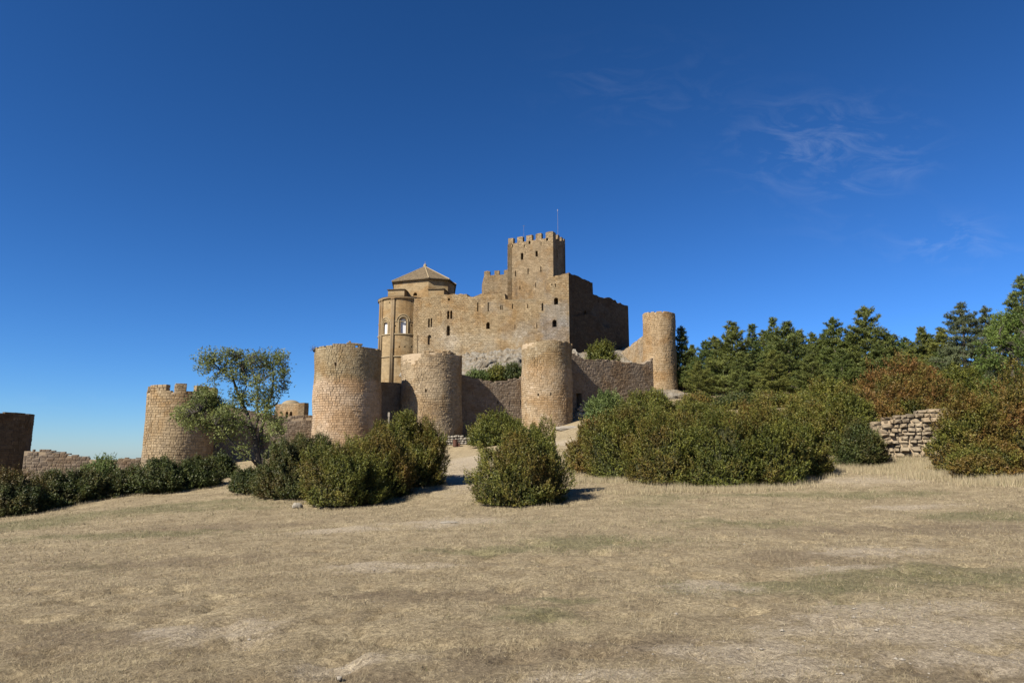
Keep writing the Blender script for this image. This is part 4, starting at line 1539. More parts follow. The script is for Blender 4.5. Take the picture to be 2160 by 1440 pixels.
for k_, (lab, px_, py_, Y_, a_, b_, c_) in enumerate((('left of three pale boulders on the ledge above the sagging wall', 1000, 786, 94.5, 3.4, 2.4, 1.7), ('middle pale boulder on the ledge above the sagging wall', 1030, 770, 99, 4.2, 3.0, 2.0), ('right of three pale boulders on the ledge, by the sand coloured tower', 1085, 764, 100, 4.8, 3.0, 2.4))):
    p = at(px_, py_, Y_)
    boulder('boulder', lab, 'boulder', (p.x, p.y, p.z - 0.3), a_, b_, c_, 70 + k_, M_ROCK, 'boulders on the castle ledge', sub=4, rotz=k_ * 0.8)
# cairn at the doorway
cz = at(1222, 882, 81)
cairn = empty('stone_cairn', (cz.x, cz.y, hz(cz.x, cz.y)), 'little heap of white stones by the shadowed doorway', 'cairn')
for i, (dx, dy, dz, s) in enumerate(((0, 0, 0.25, 1.0), (0.8, 0.2, 0.35, 0.75), (-0.6, 0.2, 0.1, 0.6), (0.25, 0.1, 0.85, 0.55), (0.75, 0.2, 0.9, 0.45), (0.2, 0.1, 1.2, 0.38), (-0.1, 0, 1.0, 0.35), (1.3, 0.3, 0.5, 0.6), (0.22, .1, 1.5, .25))):
    boulder('stone', None, None, (dx, dy, dz), s, s * .9, s * 0.75, 20 + i, M_PALE, parent=cairn)

# low dry-stone wall at the foot of the buff tower
q0, q1 = at(938, 936, 72.4), at(1012, 934, 73.4)
lw = empty('dry_stone_wall', ((q0.x + q1.x) / 2, (q0.y + q1.y) / 2, hz((q0.x + q1.x) / 2, (q0.y + q1.y) / 2)), 'low pale dry stone wall behind the rusty bin', 'wall')
LWM = [boulder('stone', None, None, (0, 0, 0), 1, 1, 1, 60 + i, M_PALE, parent=lw, sub=1) for i in range(6)]
lwmesh = [o.data for o in LWM]
for o in LWM:
    bpy.data.objects.remove(o)
for row in range(4):
    x = 0.0
    L_ = (q1 - q0).length
    while x < L_:
        w = random.uniform(0.18, 0.42)
        c = q0.lerp(q1, (x + w / 2) / L_)
        zg = hz(c.x, c.y)
        hgt = 0.85 + 0.2 * math.sin(x * 1.7)
        zc = zg + 0.1 + row * 0.24
        if zc < zg + hgt:
            o = obj('stone', lwmesh[random.randrange(6)], lw, Vector((c.x, c.y + random.uniform(-.08, .08), zc)) - lw.location)
            o.scale = (w * 1.25, 0.45, random.uniform(0.24, 0.34))
            o.rotation_euler = (random.uniform(-.2, .2), random.uniform(-.2, .2), random.uniform(-.3, .3))
        x += w

# rusty bin, marker post, path kerb
M_RUST = simple_mat('rusty_steel', (0.13, 0.062, 0.042), 0.75, 0.4, 9.0, 0.4, 0.3)
p = at(960.5, 937, 71.2)
zg = hz(p.x, p.y)
bin_ = empty('litter_bin', (p.x, p.y, zg), 'rusty brown cylindrical bin before the low stone wall', 'bin')
mb = MB()
mb.tube([(0, 0, 0.0), (0, 0, 0.74)], 0.25, 16)
mb.build('drum', M_RUST, bin_, smooth=False)
mb = MB()
for z in (0.05, 0.70):
    ang = np.linspace(0, 2 * math.pi, 17)
    mb.tube([(0.26 * math.cos(a), 0.26 * math.sin(a), z) for a in ang], 0.022, 5, cap=False)
mb.build('rim', M_RUST, bin_)
mb = MB()
mb.fbox((0.36, 0.08, 0.2), Vector((1, 0, 0)), Vector((0, 1, 0)), Vector((0, 0, 1)), 0.22, 0.25, 0.4)
mb.build('ash_box', M_RUST, bin_)
p = at(820, 886, 68.5)
post = empty('marker_post', (p.x, p.y, hz(p.x, p.y)), 'pale wooden post standing in the shadow between two towers', 'post')
mb = MB()
ph = at(820, 869, 68.5).z - hz(p.x, p.y)
mb.fbox((0, 0, ph / 2), Vector((1, 0, 0)), Vector((0, 1, 0)), Vector((0, 0, 1)), 0.14, 0.10, ph)
mb.build('shaft', simple_mat('weathered_wood', (0.25, 0.22, 0.17), 0.85, 0.25, 5, 0.3), post)
mb = MB()
mb.fbox((0.0, -0.06, ph - 0.25), Vector((1, 0, 0)), Vector((0, 1, 0)), Vector((0, 0, 1)), 0.2, 0.02, 0.42)
mb.build('panel', M_PALE, post)
p = at(1197, 932, 62)
boulder('stone_slab', 'long pale kerb slab on the path right of the middle bush', 'slab', (p.x, p.y, hz(p.x, p.y) + 0.1), 2.2, 0.6, 0.5, 31, M_PALE, sub=3)

# ------------------------------------------------------------------ ruined wall at the right
rw = Plane(at(1842, 930, 29.6), at(2022, 920, 28.6))
zb_r = min(hz(*rw.fmap(s, 0, 0).xy) for s in (0, rw.L / 2, rw.L)) - 0.3
ruin = empty('ruined_wall', (rw.A.x, rw.A.y, zb_r), 'ruined wall of rough protruding stones half hidden by bushes', 'wall')
rt = sorted(rw.px(x, y) for x, y in ((1838, 888), (1863, 885), (1866, 879), (1894, 874), (1897, 878), (1915, 873), (1935, 866), (1965, 864), (1985, 858), (2004, 858), (2012, 864), (2022, 868)))


def rtop(s):
    return float(np.interp(s, [q[0] for q in rt], [q[1] for q in rt]))


panel('masonry_core', [(0.05, zb_r), (rw.L, zb_r)] + [(float(s), rtop(float(s)) - 0.14) for s in np.linspace(rw.L, 0.05, 14)], [], lambda s, z, d: rw.fmap(s, z, d + 0.13), MORTAR, ruin, thick=0.7, step=1.0, back=True)
st = []
for c, t, u, n, w, h, d in masonry(rw, -0.05, rw.L, zb_r + 0.05, rtop, 0.14, 0.24, 0.14, 0.46, depth=0.45, gap=0.015):
    zrel = (c.z - zb_r) / 1.9
    out = random.uniform(-0.05, 0.05) if zrel < 0.36 else random.choice((-0.05, -0.02, 0.0, 0.02, 0.05, 0.10))
    st.append((c + n * out, t, u, n, w * random.uniform(0.9, 1.04), h * random.uniform(0.9, 1.04), d))
place_stones(st, S_R, ruin, 300, 4.0, 14)
# end face stones
endp = Plane(rw.fmap(0, 0, 0.8), rw.fmap(0, 0, 0.0))
endp.n = -rw.t
endp.t = Vector((0, 0, 1)).cross(endp.n)
st = []
z = zb_r
while z < rtop(0.1) - 0.05:
    h = random.uniform(.2, .27)
    for dd in (0.25, 0.62):
        st.append((rw.fmap(0.02, z + h / 2, dd), Vector((0, 0, 1)).cross(-rw.t), Vector((0, 0, 1)), -rw.t, 0.33, h - 0.03, 0.3))
    z += h
place_stones(st, S_R, ruin, 300, 3.0, 14)

# ------------------------------------------------------------------ foliage generators
def unit(v):
    return v / np.maximum(np.linalg.norm(v, axis=-1, keepdims=True), 1e-9)


def perp(D, r):
    a = unit(np.cross(D, unit(r.normal(size=D.shape))))
    return a, np.cross(D, a)


def leaves_on_sprigs(P, D, length, L, ll, lw, r, spread=1.1):
    """P,D (S,3). returns verts (S*L*3,3): one triangle per leaf"""
    A, B = perp(D, r)
    out = []
    for k in range(L):
        t = (k + 0.6) / L
        base = P + D * (length * t)[:, None]
        th = k * 2.4 + r.uniform(0, 6.28, len(P))
        rad = A * np.cos(th)[:, None] + B * np.sin(th)[:, None]
        dr = unit(rad * spread + D * r.uniform(0.2, 0.9, len(P))[:, None] + r.normal(size=P.shape) * 0.25)
        sd = unit(np.cross(dr, D + r.normal(size=P.shape) * 0.6))
        l_ = ll * r.uniform(0.7, 1.25, len(P))[:, None]
        w_ = lw * r.uniform(0.7, 1.25, len(P))[:, None]
        out.append(np.stack([base + sd * w_ * 0.5, base + dr * l_, base - sd * w_ * 0.5], 1))
    V = np.stack(out, 1)            # S,L,3,3
    return V.reshape(-1, 3)


CORE_SHADE = simple_mat('bush_core_shade', (0.045, 0.046, 0.018), 0.95, 0.4, 14, 0.8)  # dark core colour, painted shade behind the leaves
TWIG = simple_mat('twig_bark', (0.085, 0.065, 0.045), 0.95, 0.3, 8, 0.4)
BARK = simple_mat('grey_bark', (0.10, 0.085, 0.068), 0.95, 0.35, 6, 0.7)
PINE_BARK = simple_mat('pine_bark', (0.21, 0.165, 0.13), 0.95, 0.35, 4, 0.8)
LEAF_BOX = leaf_mat('boxwood_leaf', (0.036, 0.058, 0.012), (0.262, 0.268, 0.044), (0.330, 0.160, 0.045), 0.25)
LEAF_DARK = leaf_mat('boxwood_leaf_dark', (0.028, 0.050, 0.014), (0.130, 0.155, 0.036), (0.220, 0.110, 0.036), 0.22)
LEAF_LIGHT = leaf_mat('shrub_leaf_light', (0.070, 0.115, 0.030), (0.240, 0.300, 0.085), (0.20, 0.15, 0.04), 0.3)
LEAF_ASH = leaf_mat('ash_leaf', (0.105, 0.145, 0.042), (0.385, 0.425, 0.135), (0.25, 0.20, 0.06), 0.35)
LEAF_OAK = leaf_mat('broadleaf', (0.070, 0.120, 0.022), (0.260, 0.340, 0.070), (0.2, 0.17, 0.05), 0.35)
NEEDLE = leaf_mat('pine_needle', (0.044, 0.072, 0.016), (0.215, 0.260, 0.058), (0.14, 0.12, 0.04), 0.18, 0.16)
NEEDLE_BLUE = leaf_mat('cedar_needle', (0.040, 0.060, 0.026), (0.175, 0.205, 0.095), (0.12, 0.1, 0.05), 0.15)
NEEDLE_WARM = leaf_mat('pine_needle_olive', (0.060, 0.085, 0.018), (0.280, 0.300, 0.068), (0.14, 0.12, 0.04), 0.18, 0.16)

BUSH_GROUP = 'boxwood bushes around the meadow'
bush_front = []


def bush(label, l, r_, top, base, Y, mat=None, rust=0.15, seed=1, dens=1.0, group=BUSH_GROUP, name='boxwood_bush', spiky=1.0, zfix=None, leafk=1.0):
    r = np.random.default_rng(1000 + seed)
    mat = mat or LEAF_BOX
    p = at((l + r_) / 2, base, Y)
    D = math.hypot(p.x, p.y)
    w = (r_ - l) / F * Y * 1.10
    z0 = hz(p.x, p.y) if zfix is None else at((l + r_) / 2, base, Y).z
    ztop = at((l + r_) / 2, top, Y).z
    h = max(0.5, ztop - z0)
    dpt = w * 0.85
    root = empty(name, (p.x, p.y, z0), label, 'bush', group)
    # crown surface: a full dome broken up by lumps, furrows and upright shoots
    ls = max(0.050, 0.0021 * D) * leafk
    lwid = ls * 0.62
    area = 2.3 * (w + dpt) / 2 * h + 0.8 * w * dpt
    L = 9
    S = int(min(50000, 2.9 * dens * area / (ls * lwid * 0.5)) / L)
    sx, sy = r.uniform(0, 90, 2)
    skew = r.uniform(-0.12, 0.12, 2)
    tops = [(r.uniform(-0.55, 0.55), r.uniform(-0.4, 0.4), r.uniform(0.0, 0.22)) for _ in range(4)]

    def surf(d):
        t = ((np.abs(d[:, 0]) / (w / 2)) ** 2.0 + (np.abs(d[:, 1]) / (dpt / 2)) ** 2.0 + (np.abs(d[:, 2]) / h) ** 2.0) ** (-1 / 2.0)
        q = d * t[:, None]
        f1, f2 = 1.25, 3.4
        lump = fbm((q[:, 0] + 0.65 * q[:, 2]) * f1 + sx, (q[:, 1] - 0.85 * q[:, 2]) * f1 + sy, 41, 2) - 0.5
        fine = fbm((q[:, 0] * 1.1 + 0.75 * q[:, 2]) * f2 + sx, (q[:, 1] * 1.1 - 0.95 * q[:, 2]) * f2 + sy, 43, 2) - 0.5
        dip = np.zeros(len(q))
        for tx, ty, am in tops:       # several heads of unequal height
            dip = np.maximum(dip, np.exp(-(((q[:, 0] / w * 2 - tx) / 0.45) ** 2 + ((q[:, 1] / dpt * 2 - ty) / 0.6) ** 2)) * (1 - am))
        k = 0.93 + lump * 0.55 + fine * 0.42
        out = q * np.clip(k, 0.50, 1.16)[:, None]
        out[:, :2] *= (1 - 0.12 * np.clip(1 - q[:, 2] / (0.22 * h), 0, 1))[:, None]
        hi = np.clip(q[:, 2] / h - 0.45, 0, 1) / 0.55
        out[:, 2] *= 1 - 0.20 * hi * (1 - dip)
        out[:, 0] += skew[0] * out[:, 2] * 0.5
        return out, fine
    dirs = unit(r.normal(size=(int(S * 2.6), 3)) * np.array([1.0, 1.0, 1.0]) + np.array([0, -0.30, 0.25]))
    # even out over the flattened / stretched dome
    dirs = unit(dirs * np.array([w / 2, dpt / 2, h]))
    dirs = dirs[dirs[:, 2] > -0.02][:S]
    P, fine_ = surf(dirs)
    P = P * (1 - 0.20 * r.uniform(0, 1, len(P)) ** 2.0)[:, None]
    zmax = np.percentile(P[:, 2], 99.5)
    P[:, 2] *= (h - 0.10) / zmax
    Dn = unit(dirs * 0.75 + np.array([0, 0, 0.50 * spiky]) + r.normal(size=P.shape) * 0.34)
    slen = ls * r.uniform(2.0, 4.2, len(P)) * (1 + 0.9 * np.clip(fine_ * 2.2, -0.3, 0.8))
    tall = r.uniform(size=len(P)) < 0.06 * spiky
    slen = np.where(tall, slen * 1.9, slen)
    P = P - Dn * (slen * 0.35)[:, None]
    P[:, 2] = np.maximum(P[:, 2], 0.02)
    V = leaves_on_sprigs(P, Dn, slen, L, ls, lwid, r)
    wx_, wz_ = P[:, 0] + p.x, P[:, 2] * 1.2 + P[:, 1] + p.y
    rust = rust if rust > 0.5 else rust * 0.95
    patch = (fbm(wx_ * 1.1, wz_ * 1.1, 77, 3) - 0.5) * 2.6
    patch2 = (fbm(wx_ * 3.0, wz_ * 3.0, 79, 2) - 0.5) * 1.6
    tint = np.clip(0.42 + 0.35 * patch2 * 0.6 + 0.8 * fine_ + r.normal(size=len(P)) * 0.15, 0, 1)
    rs = np.clip(rust * 0.95 - 0.05 + np.clip(patch, -0.5, 0.9) * (0.22 + 0.8 * rust) + r.normal(size=len(P)) * 0.10, 0, 1)
    tint = np.clip(np.repeat(tint, L) + r.normal(size=len(P) * L) * 0.13, 0, 1)
    rs = np.clip(np.repeat(rs, L) + r.normal(size=len(P) * L) * 0.08, 0, 1)
    T = np.arange(len(V)).reshape(-1, 3)
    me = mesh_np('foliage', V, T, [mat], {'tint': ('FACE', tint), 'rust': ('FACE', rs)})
    obj('foliage', me, root)
    # stems
    mb = MB()
    for j in range(9):
        a = j * 2.4 + seed
        q = r.uniform(0.2, 0.8)
        c0 = Vector((math.cos(a) * w * 0.42 * q, math.sin(a) * dpt * 0.42 * q, h * (0.80 - 0.45 * q)))
        b0 = Vector((c0.x * 0.3, c0.y * 0.3, -0.05))
        mb.tube([b0, b0.lerp(c0, 0.5) + Vector((0, 0, -0.06 * h)), c0], [0.035, 0.024, 0.010], 5)
    mb.build('stem', TWIG, root)
    # closed dark dome whose colour stands in for shade inside the bush
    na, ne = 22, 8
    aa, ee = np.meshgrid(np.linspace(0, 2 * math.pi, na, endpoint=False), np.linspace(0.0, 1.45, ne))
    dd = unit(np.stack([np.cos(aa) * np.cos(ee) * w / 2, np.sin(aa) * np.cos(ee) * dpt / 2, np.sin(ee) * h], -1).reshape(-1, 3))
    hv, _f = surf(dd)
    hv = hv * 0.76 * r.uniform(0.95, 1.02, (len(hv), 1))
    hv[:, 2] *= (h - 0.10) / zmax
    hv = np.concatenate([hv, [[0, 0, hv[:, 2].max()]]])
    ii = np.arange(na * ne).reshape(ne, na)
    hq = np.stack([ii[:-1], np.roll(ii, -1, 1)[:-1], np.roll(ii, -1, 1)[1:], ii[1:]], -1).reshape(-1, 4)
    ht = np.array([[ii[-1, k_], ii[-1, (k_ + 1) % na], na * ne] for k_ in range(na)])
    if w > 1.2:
        obj('shade_core', mesh_np('shade_core', hv, [hq, ht], [CORE_SHADE]), root)
    bush_front.append((p.x, p.y, w, dpt, D))
    return root


bushes = [
    # left edge row
    ('dark bush with reddish top at the far left edge', -80, 100, 992, 1088, 26, LEAF_DARK, 0.40),
    ('low dark bush second from the left edge', 40, 175, 994, 1072, 27.5, LEAF_DARK, 0.20),
    ('low dark bush right of the light green shrub foot, with long shadow', 130, 232, 990, 1058, 28.5, LEAF_DARK, 0.12),
    ('dark bush under the battlemented tower, left of three', 228, 330, 984, 1044, 30, LEAF_DARK, 0.15),
    ('dark bush under the battlemented tower, middle of three', 290, 395, 966, 1043, 30, LEAF_DARK, 0.08),
    ('dark bush under the battlemented tower, right of three', 362, 456, 962, 1033, 31, LEAF_DARK, 0.10),
    ('small deep green bush just left of the tree, set back', 432, 498, 955, 1012, 37, LEAF_DARK, 0.0),
    ('low bush at the foot of the leafy tree', 492, 572, 985, 1050, 27, LEAF_DARK, 0.10),
    # left cluster
    ('broad dark olive bush right of the leafy tree', 538, 700, 926, 1062, 25, LEAF_DARK, 0.22),
    ('dusky bush behind, touching the wall by the pinkish tower', 590, 700, 915, 1010, 31, LEAF_DARK, 0.12),
    ('green bush before the pinkish tower, front of its cluster', 636, 812, 932, 1072, 23.0, LEAF_BOX, 0.18),
    ('tall bush with rusty patch in the left cluster', 705, 872, 893, 1062, 25, LEAF_BOX, 0.30),
    ('tallest bush of the left cluster, below the marker post', 782, 920, 868, 1042, 27.5, LEAF_BOX, 0.22),
    ('yellowish green bush at the right end of the left cluster', 848, 932, 882, 1030, 27, LEAF_BOX, 0.28),
    # middle
    ('lone broad bush in mid meadow, nearest the camera', 1002, 1192, 900, 1068, 21.0, LEAF_BOX, 0.20),
    ('upright spiky bush rising from the back of the lone bush', 1098, 1180, 884, 1050, 22.6, LEAF_BOX, 0.10),
    ('round green bush against the sagging wall', 986, 1094, 868, 938, 68, LEAF_BOX, 0.10),
    ('low green bush beside the round one at the sagging wall', 1060, 1112, 888, 935, 67, LEAF_BOX, 0.05),
    # right hedge, front row from left
    ('rusty brown bush at the left end of the long hedge', 1203, 1300, 884, 1003, 30.5, LEAF_BOX, 0.55),
    ('second bush from the left in the long hedge front', 1245, 1400, 858, 1014, 28, LEAF_BOX, 0.20),
    ('third bush from the left in the long hedge front', 1330, 1495, 860, 1032, 26, LEAF_BOX, 0.22),
    ('fourth bush from the left in the long hedge front', 1430, 1605, 855, 1034, 25.2, LEAF_BOX, 0.16),
    ('fifth bush from the left in the long hedge front', 1530, 1695, 858, 1034, 25.2, LEAF_BOX, 0.12),
    ('rounded bush at the right end of the long hedge, with shadow', 1630, 1752, 862, 1020, 26.5, LEAF_BOX, 0.24),
    # right hedge, rear
    ('pale green shrub at the top of the slope below the long wall', 1236, 1330, 828, 900, 50, LEAF_LIGHT, 0.05),
    ('green bush on the slope below the slender tower', 1300, 1440, 826, 930, 42, LEAF_BOX, 0.12),
    ('rear hedge bush below the first pines', 1400, 1550, 842, 940, 36, LEAF_BOX, 0.32),
    ('rear hedge bush with orange brown tips', 1510, 1660, 842, 940, 35, LEAF_BOX, 0.40),
    ('rear hedge bush left of the rusty round bush', 1630, 1790, 838, 950, 33, LEAF_BOX, 0.20),
    ('olive bush rising above the hedge below the tallest pine', 1690, 1830, 802, 900, 42, LEAF_BOX, 0.16),
    ('dark bush left of the ruined wall', 1735, 1852, 818, 975, 31.5, LEAF_BOX, 0.16),
    ('low dark bush at the left foot of the ruined wall', 1770, 1862, 888, 975, 29.0, LEAF_DARK, 0.20),
    ('big rusty brown round bush above the ruined wall', 1795, 1990, 758, 910, 39, LEAF_BOX, 0.66),
    ('dark bush overhanging the top of the ruined wall', 1840, 1985, 800, 920, 33.5, LEAF_BOX, 0.55),
    ('fresh green bush between the rusty bush and the right bush', 1955, 2078, 772, 890, 41, LEAF_BOX, 0.0),
    ('big green and orange bush right of the ruined wall', 1984, 2130, 822, 1010, 25.0, LEAF_BOX, 0.50),
    ('rust red bush cut by the right edge of the photo', 2040, 2270, 772, 1020, 26.0, LEAF_BOX, 0.70),
    ('low green bush in front at the right edge', 2020, 2150, 925, 1020, 23.5, LEAF_BOX, 0.42),
]
for i, (lab, l, r_, top, base, Y, mat, rust) in enumerate(bushes):
    bush(lab, l, r_, top, base, Y, mat, rust, seed=i + 1)
for i, (lab, l, r_, top, base, Y, mat, rust) in enumerate([
    ('undergrowth bush at the foot of the pines, nearest the slender tower', 1425, 1520, 832, 870, 56, LEAF_BOX, 0.30), ('undergrowth bush at the foot of the pines, second from the tower', 1500, 1600, 830, 870, 55, LEAF_DARK, 0.10),
    ('undergrowth bush at the foot of the pines, third from the tower', 1580, 1680, 830, 870, 54, LEAF_BOX, 0.20), ('undergrowth bush at the foot of the pines, fourth from the tower', 1660, 1760, 824, 870, 54, LEAF_BOX, 0.05)]):
    bush(lab, l, r_, top, base, Y, mat, rust, seed=60 + i)
# shrubs on the castle rock
for i, (lab, l, r_, top, base, Y, mat, rust) in enumerate([
    ('pale green shrub on the ledge above the sagging wall', 985, 1028, 782, 803, 92, LEAF_LIGHT, 0.05),
    ('grey green shrub in the middle of the ledge', 1022, 1075, 771, 803, 93, LEAF_BOX, 0.1),
    ('dark shrub on the ledge touching the sand coloured tower', 1062, 1108, 768, 802, 92, LEAF_DARK, 0.15),
    ('green shrub under the dark side of the fortress', 1240, 1300, 722, 768, 97, LEAF_BOX, 0.0)]):
    bush(lab, l, r_, top, base, Y, mat, rust, seed=80 + i, zfix=True, group='shrubs on the castle rock', name='rock_shrub', dens=0.9)
bush('light green leafy shrub against the low left wall', 172, 252, 962, 1025, 40, LEAF_LIGHT, 0.0, seed=95, group='loose pale shrubs', name='leafy_shrub', spiky=0.4, dens=0.7)
bush('tiny dry tuft growing from the rim of the pinkish tower', 655, 670, 731, 741, 68.5, LEAF_BOX, 0.9, seed=96, group='loose pale shrubs', name='dry_shrub', spiky=1.5, zfix=True, dens=0.10, leafk=0.6)

# ------------------------------------------------------------------ pines
def pine_proto(seed, H, Rm, mat, dens=1.0, sparse_top=0.3, droop=0.0, bare=0.10, tl=0.26):
    r = np.random.default_rng(500 + seed)
    lean = r.normal(size=2) * 0.02 * H
    mb = MB()
    zs = np.linspace(0, H, 9)
    tr = [Vector((lean[0] * (z / H) ** 2 + 0.05 * math.sin(z + seed), lean[1] * (z / H) ** 2 + 0.05 * math.cos(z * 1.3 + seed), z)) for z in zs]
    mb.tube(tr, [max(0.02, 0.021 * H * (1 - z / H) ** 0.8 + 0.015) for z in zs], 7)

    def tp(z):
        return Vector((lean[0] * (z / H) ** 2, lean[1] * (z / H) ** 2, z))
    lb = MB()
    P, D, G = [], [], []
    z = bare * H
    az = 0
    while z < H * 0.97:
        f = z / H
        prof = (1 - f) ** 0.75 * (1 if f > 0.25 else 0.72 + f * 1.1) + 0.05
        nb_ = int(r.integers(4, 7))
        gt = r.normal() * 0.10
        for k in range(nb_):
            a = az + 2 * math.pi * k / nb_ + r.uniform(-.35, .35)
            ln = Rm * prof * r.uniform(0.55, 1.18)
            if f > 1 - sparse_top:
                ln *= r.uniform(0.55, 1.0)
            rise = (0.10 + 0.55 * f) * ln * r.uniform(0.6, 1.3) - droop * ln
            b0 = tp(z)
            dirv = Vector((math.cos(a), math.sin(a), 0))
            pts = []
            for t in np.linspace(0, 1, 5):
                pts.append(b0 + dirv * (ln * t) + Vector((0, 0, rise * t * t + 0.06 * ln * t)))
            lb.tube(pts, [0.035 * (1 - 0.75 * t) * (0.4 + 0.6 * (1 - f)) for t in np.linspace(0, 1, 5)], 4, cap=False)
            side = Vector((-dirv.y, dirv.x, 0))
            nt = int(max(6, ln * 30 * dens))
            for _ in range(nt):
                t = r.uniform(0.22, 1.0) ** 0.8
                i = min(3, int(t * 4))
                c = pts[i].lerp(pts[i + 1], t * 4 - i)
                off = side * (r.normal() * 0.30 * ln * (1.05 - 0.75 * t)) + Vector((0, 0, abs(r.normal()) * 0.10 + 0.02)) + dirv * r.normal() * 0.08
                q = c + off
                d = (dirv * 0.65 + off.normalized() * 0.6 + Vector((0, 0, 0.75 - droop * 2.0)) + Vector(r.normal(size=3) * 0.25)).normalized()
                P.append(q)
                D.append(d)
                G.append(gt + 0.20 * (t - 0.6))
        az += 1.9
        z += H * r.uniform(0.038, 0.062)
    for _ in range(int(26 * dens)):
        z = H * r.uniform(0.86, 1.0)
        P.append(tp(z) + Vector(r.normal(size=3) * 0.05))
        D.append((Vector(r.normal(size=3) * 0.5) + Vector((0, 0, 1))).normalized())
        G.append(0.1)
    P, D, G = np.array([tuple(v) for v in P]), np.array([tuple(v) for v in D]), np.array(G)
    L = 10
    V = leaves_on_sprigs(P, D, np.full(len(P), tl * 0.75) * r.uniform(0.7, 1.3, len(P)), L, tl, tl * 0.22, r, spread=0.8)
    tint = np.clip(np.repeat(0.46 + G + r.normal(size=len(P)) * 0.16, L) + r.normal(size=len(P) * L) * 0.1, 0, 1)
    rs = np.clip(np.repeat(r.normal(size=len(P)) * 0.16 - 0.06, L), 0, 1)
    me = mesh_np('crown', V, np.arange(len(V)).reshape(-1, 3), [mat], {'tint': ('FACE', tint), 'rust': ('FACE', rs)})
    tm = mesh_np('trunk', np.array(mb.v), [np.array(mb.f4), np.array(mb.f3)], [PINE_BARK], smooth=True)
    lm = mesh_np('branches', np.array(lb.v), np.array(lb.f4), [PINE_BARK])
    return (H, me, tm, lm)


PINES = [pine_proto(1, 9, 3.2, NEEDLE_WARM, bare=.04), pine_proto(2, 9, 3.3, NEEDLE, bare=.04), pine_proto(3, 9, 3.7, NEEDLE_WARM, sparse_top=0.35, bare=.05), pine_proto(4, 9, 2.8, NEEDLE, sparse_top=0.4, bare=.04), pine_proto(5, 9, 3.5, NEEDLE_WARM, dens=1.1, bare=.03), pine_proto(6, 9, 2.4, NEEDLE, sparse_top=0.5, dens=0.9)]
PG = 'pine trees of the wood on the right'


def plant_pine(label, px, top, Y, proto, wid=1.0, seed=0, zbase=None):
    p = at(px, 800, Y)
    z0 = hz(p.x, p.y)
    h = at(px, top, Y).z - z0
    H, cm_, tm_, lm_ = PINES[proto]
    root = empty('pine_tree', (p.x, p.y, z0), label, 'tree', PG)
    k = h / H
    for nm, me in (('trunk', tm_), ('branches', lm_), ('crown', cm_)):
        o = bpy.data.objects.new(nm, me)
        link(o, root)
        o.scale = (k * wid * 1.12, k * wid * 1.12, k)
        o.rotation_euler = (0, 0, seed * 1.7)


pines = [
    ('dark narrow pine right beside the slender tower', 1441, 690, 92, 3, 0.85), ('short pine second from the slender tower', 1492, 718, 88, 1, 0.9), ('olive pine with rounded top, third from the slender tower', 1547, 680, 84, 0, 1.05),
    ('thin grey green pine behind, fourth from the slender tower', 1592, 686, 94, 5, 1.0), ('thin pine with a high bare leader', 1636, 672, 93, 5, 0.9), ('broad olive pine in the middle of the wood', 1668, 680, 78, 4, 1.05),
    ('small pine right of the broad olive one', 1720, 702, 88, 1, 0.8), ('pine with a thin pointed leader left of the tallest pine', 1767, 672, 84, 3, 1.05), ('tallest pine of the wood with a loose crown', 1827, 652, 82, 2, 1.0),
    ('pine just right of the tallest one', 1876, 702, 82, 0, 0.9), ('low pine in the skyline dip', 1915, 712, 90, 1, 1.0), ('pine with a small pointed top before the cedar', 1950, 692, 86, 4, 0.9), ('pine directly left of the cedar', 1993, 692, 80, 0, 1.0),
    ('front pine low down behind the hedge, nearest the slender tower', 1476, 762, 74, 4, 1.1), ('front pine with pale lower branches', 1566, 742, 70, 0, 1.15), ('front pine with grey trunk showing', 1628, 742, 66, 2, 1.1),
    ('front pine below the broad olive one', 1715, 748, 64, 4, 1.15), ('front pine below the pointed leader', 1778, 736, 66, 1, 1.1), ('front pine above the rusty round bush', 1852, 728, 66, 4, 1.1),
    ('front pine above the right end of the rusty bush', 1925, 735, 62, 0, 1.1), ('front pine under the cedar', 1985, 742, 60, 1, 1.1), ('half hidden pine between the two first skyline pines', 1515, 712, 96, 2, 1.1),
    ('half hidden pine behind the broad olive one', 1690, 700, 98, 2, 1.1), ('half hidden pine behind the tallest one', 1798, 700, 98, 0, 1.1), ('half hidden pine at the back, left of the cedar', 1970, 706, 98, 3, 1.2), ('half hidden pine at the back of the skyline dip', 1895, 708, 99, 2, 1.2),
    ('half hidden pine behind the slender tower', 1415, 720, 102, 3, 1.0), ('back pine filling the gap beside the second pine', 1462, 728, 98, 4, 1.0), ('back pine below the high bare leader', 1615, 698, 100, 0, 1.1), ('back pine filling the skyline left of the pointed leader', 1742, 706, 96, 4, 1.1),
]
for i, (lab, px, top, Y, pr, wd) in enumerate(pines):
    plant_pine(lab, px, top, Y, pr, wd, seed=i)


def single_conifer(name, label, px, top, Y, Rk, mat, seed, droop, dens=1.5, tl=0.26, sparse=0.2):
    p = at(px, 800, Y)
    z0 = hz(p.x, p.y)
    h = at(px, top, Y).z - z0
    H, cm_, tm_, lm_ = pine_proto(seed, h, h * Rk, mat, dens=dens, droop=droop, bare=0.04, tl=tl, sparse_top=sparse)
    root = empty(name, (p.x, p.y, z0), label, 'tree')
    obj('trunk', tm_, root)
    obj('branches', lm_, root)
    obj('crown', cm_, root)


